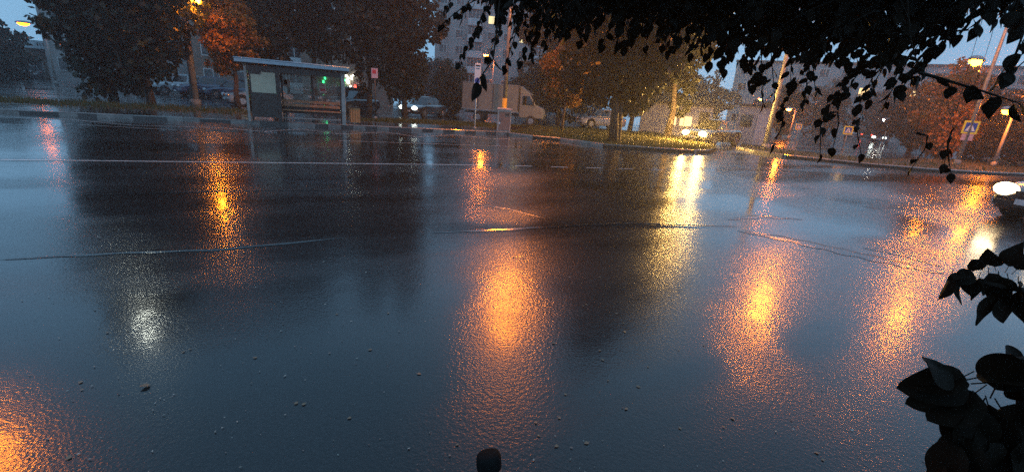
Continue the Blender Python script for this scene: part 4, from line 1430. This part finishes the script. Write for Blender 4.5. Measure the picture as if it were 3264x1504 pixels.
for x, y, Y in tips:
    p1 = at(x, y, Y)
    top = nearest_limb(p1 + Vector((0, 0, 0.5)))
    p0 = p1 + (top - p1) * 0.9
    L_max = 0.95
    v_ = p0 - p1
    if v_.length > L_max:
        # come off an intermediate bough
        q = p1 + v_.normalized() * L_max
        limb_mb.tube([top - NT, top.lerp(q, 0.5) + Vector((0, 0, 0.05)) - NT, q - NT], [0.014, 0.009, 0.005], 5)
        p0 = q
    if y > 420:
        q = at(x + random.uniform(-20, 30), y - 110, Y)
        strand(p0, q, 0.02, 0.045, r=0.0011, bare=x > 2850)
        p0 = q
    strand(p0, p1, random.uniform(0.02, 0.07), 0.047, step=0.026 if y < 420 else 0.05)
    for k in range(2 if y < 420 else 0):
        e = p0.lerp(p1, random.uniform(0.35, 0.75)) + Vector((random.uniform(-0.22, 0.22), random.uniform(-0.15, 0.25), random.uniform(-0.02, 0.1)))
        strand(p0.lerp(p1, random.uniform(0.05, 0.4)), e, 0.03, 0.047, step=0.027)
# dense leaves high in the frame and above it
fills = 0
while fills < 620:
    u = random.random()
    x = 1560 + 1750 * u
    ymax = 60 if x < 1680 else (150 if x < 2300 else (210 if x < 2900 else 90))
    y = random.uniform(-330, ymax)
    Y = random.uniform(2.0, 3.4) - 0.35 * u
    p1 = at(x, y, Y)
    if p1.z > 3.6:
        continue
    d = Vector((random.uniform(-0.3, 0.3), random.uniform(-0.3, 0.3), random.uniform(0.12, 0.42)))
    strand(p1 + d, p1, 0.03, 0.05, step=0.027)
    fills += 1
for k in range(300):
    x = random.uniform(1750, 2960)
    y = random.uniform(-120, 95 if x < 2300 else 190)
    p1 = at(x, y, random.uniform(2.0, 3.0))
    strand(p1 + Vector((random.uniform(-0.3, 0.3), random.uniform(-0.3, 0.3), random.uniform(0.1, 0.35))), p1, 0.03, 0.052, step=0.026)
# twig with a neat row of hanging leaves in the right sky gap
a, b = at(2930, 232, 1.55), at(3250, 330, 1.5)
limb_mb.tube([nearest_limb(at(2890, -200, 1.7)) - NT, at(2885, -120, 1.66) - NT, at(2900, 110, 1.6) - NT, a - NT], [0.005, 0.003, 0.002, 0.0018], 5)
strand(a, b, 0.0, 0.056, step=0.036)
for x0, y0, x1, y1 in ((3264, 40, 3180, 250), (3300, 90, 3225, 230), (3290, 30, 3240, 170)):
    strand(at(x0, y0, 1.6), at(x1, y1, 1.55), 0.01, 0.056, step=0.04)
# the single big leaf hanging alone above the truck
q = at(1520, 262, 1.75)
top = at(1600, -60, 2.0)
limb_mb.tube([nearest_limb(top) - NT, top - NT, at(1572, 190, 1.85) - NT, q - NT], [0.008, 0.005, 0.003, 0.002], 5)
leaf_at(q, at(1506, 335, 1.75) - q, 0.075)
leaf_at(at(1540, 235, 1.8), at(1545, 290, 1.8) - at(1540, 235, 1.8), 0.07)
leaf_at(at(1575, 190, 1.85), at(1600, 240, 1.85) - at(1575, 190, 1.85), 0.06)
limb_mb.build('limbs', 'twig', nt_tree, True)
twig_mb.build('twigs', 'twig', nt_tree)

def proj(p):
    q = p - Vector((0, 0, CAMH))
    zc = q.y * cp - q.z * sp
    yv = q.y * sp + q.z * cp
    if zc <= 0.05:
        return None
    uu, vv = q.x / zc, yv / zc
    return PX + F * (cr * uu + sr * vv), PY - F * (-sr * uu + cr * vv), zc

def leaf_matrix(p, d):
    y = d.normalized()
    z = Vector((random.gauss(0, 1), random.gauss(0, 1), random.gauss(0.2, 1)))
    x = y.cross(z)
    if x.length < 1e-3:
        x = Vector((1, 0, 0))
    x.normalize()
    z = x.cross(y)
    return Matrix(((x.x, y.x, z.x, p.x), (x.y, y.y, z.y, p.y), (x.z, y.z, z.z, p.z), (0, 0, 0, 1)))

def scatter_leaves(parent, origin, items, max_parts, mass_name, want=None, shapes=None):
    """the largest in view become parts of their own, the rest one mass"""
    shapes = shapes or near_leaf_me
    sc = []
    for p, d, s in items:
        pj = proj(p + d * s * 0.5)
        vis = 0
        if pj and -20 < pj[0] < 3284 and -20 < pj[1] < 1524:
            vis = s / pj[2]
            if want:
                vis *= want(pj[0], pj[1])
        sc.append(vis)
    order = np.argsort(-np.array(sc))
    top = set(int(i) for i in order[:max_parts] if sc[i] > 0)
    geos = []
    for me in shapes:
        co = np.empty(len(me.vertices) * 3, np.float32)
        me.vertices.foreach_get('co', co)
        geos.append((co.reshape(-1, 3), [tuple(pl.vertices) for pl in me.polygons]))
    V, Fc = [], []
    off = 0
    for i, (p, d, s) in enumerate(items):
        M_ = leaf_matrix(p - origin, d)
        k = random.randrange(len(shapes))
        if i in top:
            o = place('leaf', shapes[k], parent)
            o.matrix_local = M_ @ Matrix.Diagonal((s, s, s, 1))
        else:
            co, fs = geos[k]
            A = np.array(M_)[:3, :3] * s
            V.append(co @ A.T + np.array(M_)[:3, 3])
            Fc += [tuple(v + off for v in f_) for f_ in fs]
            off += len(co)
    if V:
        me = bpy.data.meshes.new(mass_name)
        me.from_pydata(np.concatenate(V).tolist(), [], Fc)
        me.materials.append(MATS['leaf_near'])
        me.polygons.foreach_set('use_smooth', [True] * len(me.polygons))
        me.update()
        o = place(mass_name, me, parent)
        o['kind'] = 'stuff'

# prefer leaves that stand out against the sky, the road and the lower edge of the crown
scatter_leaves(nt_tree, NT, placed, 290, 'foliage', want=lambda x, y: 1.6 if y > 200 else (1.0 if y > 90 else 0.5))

# ------------------------------------------------------------------ shrub at the lower right, close to the viewer
sb = thing('shrub', 'dark broad leaved shrub rising at the lower right corner', 'shrub', (1.55, 0.55, 0))
SB = Vector((1.55, 0.55, 0))
placed = []
stem_mb, twig_mb = MB(), MB()
def stem(pts, r0):
    n = len(pts)
    stem_mb.tube([p - SB for p in pts], [r0 * (1 - 0.75 * k / (n - 1)) for k in range(n)], 7)
A1 = at(3080, 1330, 0.62)
stem([SB, Vector((1.5, 0.58, 0.5)), at(3180, 1500, 0.62), at(3090, 1330, 0.62), at(3010, 1250, 0.62)], 0.022)
stem([SB, Vector((1.6, 0.62, 0.55)), at(3264, 1330, 0.66), at(3264, 1140, 0.7), at(3170, 1145, 0.7)], 0.018)
stem([SB + Vector((0.1, 0.1, 0)), Vector((1.75, 0.8, 0.7)), at(3330, 1000, 0.95), at(3264, 925, 0.95), at(3080, 890, 0.95)], 0.016)
def big(x, y, dx, dy, Y, s):
    p = at(x, y, Y)
    leaf_at(p, at(x + dx, y + dy, Y) - p, s)
# big rounded leaf and the mass beneath it
for x, y, dx, dy, Y, s in ((3080, 1210, -120, 30, 0.62, 0.08), (3070, 1200, -90, 60, 0.62, 0.07), (3040, 1190, -90, -5, 0.62, 0.07), (3030, 1250, -70, 30, 0.63, 0.06), (3140, 1220, 60, -10, 0.65, 0.09), (3200, 1220, 60, 0, 0.65, 0.09),
                           (3170, 1240, 20, -40, 0.66, 0.08), (3240, 1210, 50, 10, 0.67, 0.09), (3100, 1280, -20, 100, 0.6, 0.08), (3120, 1300, -60, 120, 0.6, 0.085), (3150, 1290, 20, 120, 0.6, 0.085),
                           (3190, 1300, 50, 90, 0.62, 0.085), (3230, 1320, 40, 110, 0.62, 0.085), (3100, 1400, -60, 100, 0.58, 0.085), (3060, 1420, -60, 80, 0.58, 0.09), (3150, 1420, 10, 120, 0.58, 0.085), (3210, 1430, 40, 100, 0.6, 0.085),
                           (3250, 1400, 30, 90, 0.6, 0.085), (3080, 1310, -30, 80, 0.6, 0.07), (3110, 1250, -70, 60, 0.61, 0.08), (3260, 1260, 30, 60, 0.62, 0.08), (3180, 1370, -30, 80, 0.62, 0.08), (3230, 1480, 20, 60, 0.6, 0.085),
                           (3060, 1500, -40, 50, 0.57, 0.08), (3010, 1480, -30, 50, 0.57, 0.06), (3130, 1490, 0, 60, 0.58, 0.085), (3270, 1150, -130, 0, 0.72, 0.07)):
    big(x, y, dx, dy, Y, s)
for k in range(420):
    p = Vector((random.uniform(0.85, 1.9), random.uniform(0.35, 0.85), random.uniform(0.35, 1.05)))
    pj = proj(p)
    if pj and (pj[1] < 1215 or pj[0] < 3050 - (pj[1] - 1215) * 0.16 + 60):
        continue
    leaf_at(p, Vector((random.uniform(-1, 0.6), random.uniform(-1, 1), random.uniform(-1.2, 0.2))), random.uniform(0.045, 0.075))
stem_mb.build('stems', 'twig', sb, True)
scatter_leaves(sb, SB, placed, 130, 'foliage', shapes=broad_leaf_me)
placed = []
# twig across the middle right edge with drooping pointed leaves
for x, y, dx, dy, s in ((3030, 880, -15, 65, 0.062), (3060, 885, -10, 75, 0.066), (3090, 880, 10, 70, 0.062), (3120, 885, -10, 60, 0.06), (3150, 870, 5, 70, 0.066), (3185, 880, 10, 60, 0.065), (3215, 890, 5, 70, 0.068),
                        (3245, 900, 10, 60, 0.068), (3130, 860, -25, -25, 0.045), (3170, 850, -15, -30, 0.05), (3215, 850, 20, -40, 0.06), (3240, 860, 25, -25, 0.055), (3160, 935, -30, 75, 0.085), (3195, 940, 15, 80, 0.085),
                        (3225, 945, 35, 60, 0.08), (3180, 920, 30, 60, 0.07), (3100, 865, -30, 20, 0.05), (3264, 915, 20, 60, 0.07), (3075, 870, -25, 10, 0.04)):
    big(x, y, dx, dy, 0.95, s)
scatter_leaves(sb, SB, placed, 60, 'twig_foliage')
# ------------------------------------------------------------------ post top at the bottom edge
pp = at(1550, 1432, 0.92)
t = thing('post', 'round capped dark post rising at the bottom edge in front of the orange glow', 'post', (pp.x + 0.012, pp.y - 0.03, 0), 0)
hz = pp.z
lean = Vector((-0.045, 0.03, 0))
MB().tube([Vector((0.05, -0.02, 0)), Vector((0.02, -0.01, hz * 0.6)), Vector((0.003, 0, hz - 0.028))], [0.03, 0.029, 0.028], 16).build('shaft', 'rust_post', t, True)
MB().tube([(0.001, 0, hz - 0.03), (-0.002, 0.002, hz - 0.02), (-0.004, 0.003, hz + 0.004), (-0.0055, 0.004, hz + 0.0095), (-0.006, 0.0045, hz + 0.0115)], [0.031, 0.0318, 0.0312, 0.0285, 0.022], 18).build('cap', 'sign_black', t, True)

# ------------------------------------------------------------------ fallen leaves on the asphalt
fl_me = []
for fold, curl in ((0.25, -0.15), (0.1, 0.1), (0.4, -0.3)):
    fl_me.append(leaf_shape(1.0, fold, curl, n=5).mesh('fallen_leaf', 'leaf_fallen'))
p = gp(480, 1228)
o = place('fallen_leaf', fl_me[0], None, (p.x, p.y, 0.006), (0.15, 0.1, 2.4), (0.05, 0.05, 0.035))
tag(o, 'lone larger tan leaf lying on the asphalt below the white reflection', 'leaf', 'fallen leaves on the asphalt')
for x, y in ((590, 1120), (940, 1290), (962, 1292), (1070, 1004), (1236, 1001), (1186, 1114), (1910, 882), (1858, 977), (1865, 970), (1910, 1120), (2068, 1172), (2160, 1116), (1960, 1000), (1990, 1056), (1876, 1410),
             (1780, 1421), (1708, 1343), (1712, 1386), (1782, 1336), (1462, 1416), (216, 1466), (2625, 1470), (2611, 1445), (2165, 1361), (2000, 1302), (1806, 1260), (1724, 1054), (1770, 1096), (1940, 1212), (1990, 1030), (2020, 975),
             (2002, 862), (1640, 820), (610, 1115), (340, 1060), (260, 1215), (265, 1240), (2040, 1235), (1925, 1150), (2240, 1100), (2330, 1330), (2420, 1220), (820, 1140), (1330, 1190), (1120, 1330)):
    p = gp(x, y)
    o = place('fallen_leaf', random.choice(fl_me), None, (p.x, p.y, 0.005), (random.uniform(-0.06, 0.06), random.uniform(-0.06, 0.06), random.uniform(0, 6.28)))
    s = random.uniform(0.015, 0.026)
    o.scale = (s * 1.1, s * 1.1, s * 0.14)
    tag(o, 'small pale fallen leaf lying on the wet asphalt', 'leaf', 'fallen leaves on the asphalt')

# grit, seeds and leaf crumbs strewn on the asphalt near the viewer
leaf_mat('grit_bits', (0.05, 0.04, 0.03), (0.5, 0.45, 0.38), trans=0.0, rough=0.4)
k = 1500
gy = 1.4 + 7.5 * rng.random(k) ** 1.6
gx = (rng.random(k) * 2 - 1) * (gy * 1.15 + 0.3)
clus = np.sin(gx * 1.3 + 1) * np.cos(gy * 1.1) + rng.normal(0, 0.6, k) > -0.3
gx, gy = gx[clus], gy[clus]
k = len(gx)
an = rng.random(k) * 6.283
sz = 0.0022 + 0.0045 * rng.random(k) ** 3
V = np.zeros((k, 4, 3))
for j in range(4):
    rj = sz * (1.5 if j % 2 == 0 else 0.8)
    V[:, j, 0] = gx + np.cos(an + j * math.pi / 2) * rj
    V[:, j, 1] = gy + np.sin(an + j * math.pi / 2) * rj
    V[:, j, 2] = 0.004 + sz * rng.uniform(0.1, 0.9, k)
o = place('grit', np_mesh('grit', V.reshape(-1, 3), 4, 'grit_bits'))
o['kind'] = 'stuff'
o['label'] = 'pale grit and leaf crumbs strewn over the wet asphalt'
o['category'] = 'grit'

# ================================================================== HAZE of the rain
hb = MB().box((0, 55, 25), (280, 230, 52.6))
m = bpy.data.materials.new('rain_haze')
m.use_nodes = True
MATS['rain_haze'] = m
for n in list(m.node_tree.nodes):
    if n.type == 'BSDF_PRINCIPLED':
        m.node_tree.nodes.remove(n)
pv = m.node_tree.nodes.new('ShaderNodeVolumePrincipled')
pv.inputs['Color'].default_value = (0.9, 0.92, 0.95, 1)
pv.inputs['Density'].default_value = 0.0026
pv.inputs['Anisotropy'].default_value = 0.55
m.node_tree.links.new(pv.outputs[0], m.node_tree.nodes['Material Output'].inputs['Volume'])
hz_ = hb.build('haze', 'rain_haze')
hz_['kind'] = 'stuff'
hz_['label'] = 'thin rain haze hanging over the street'
hz_['category'] = 'haze'
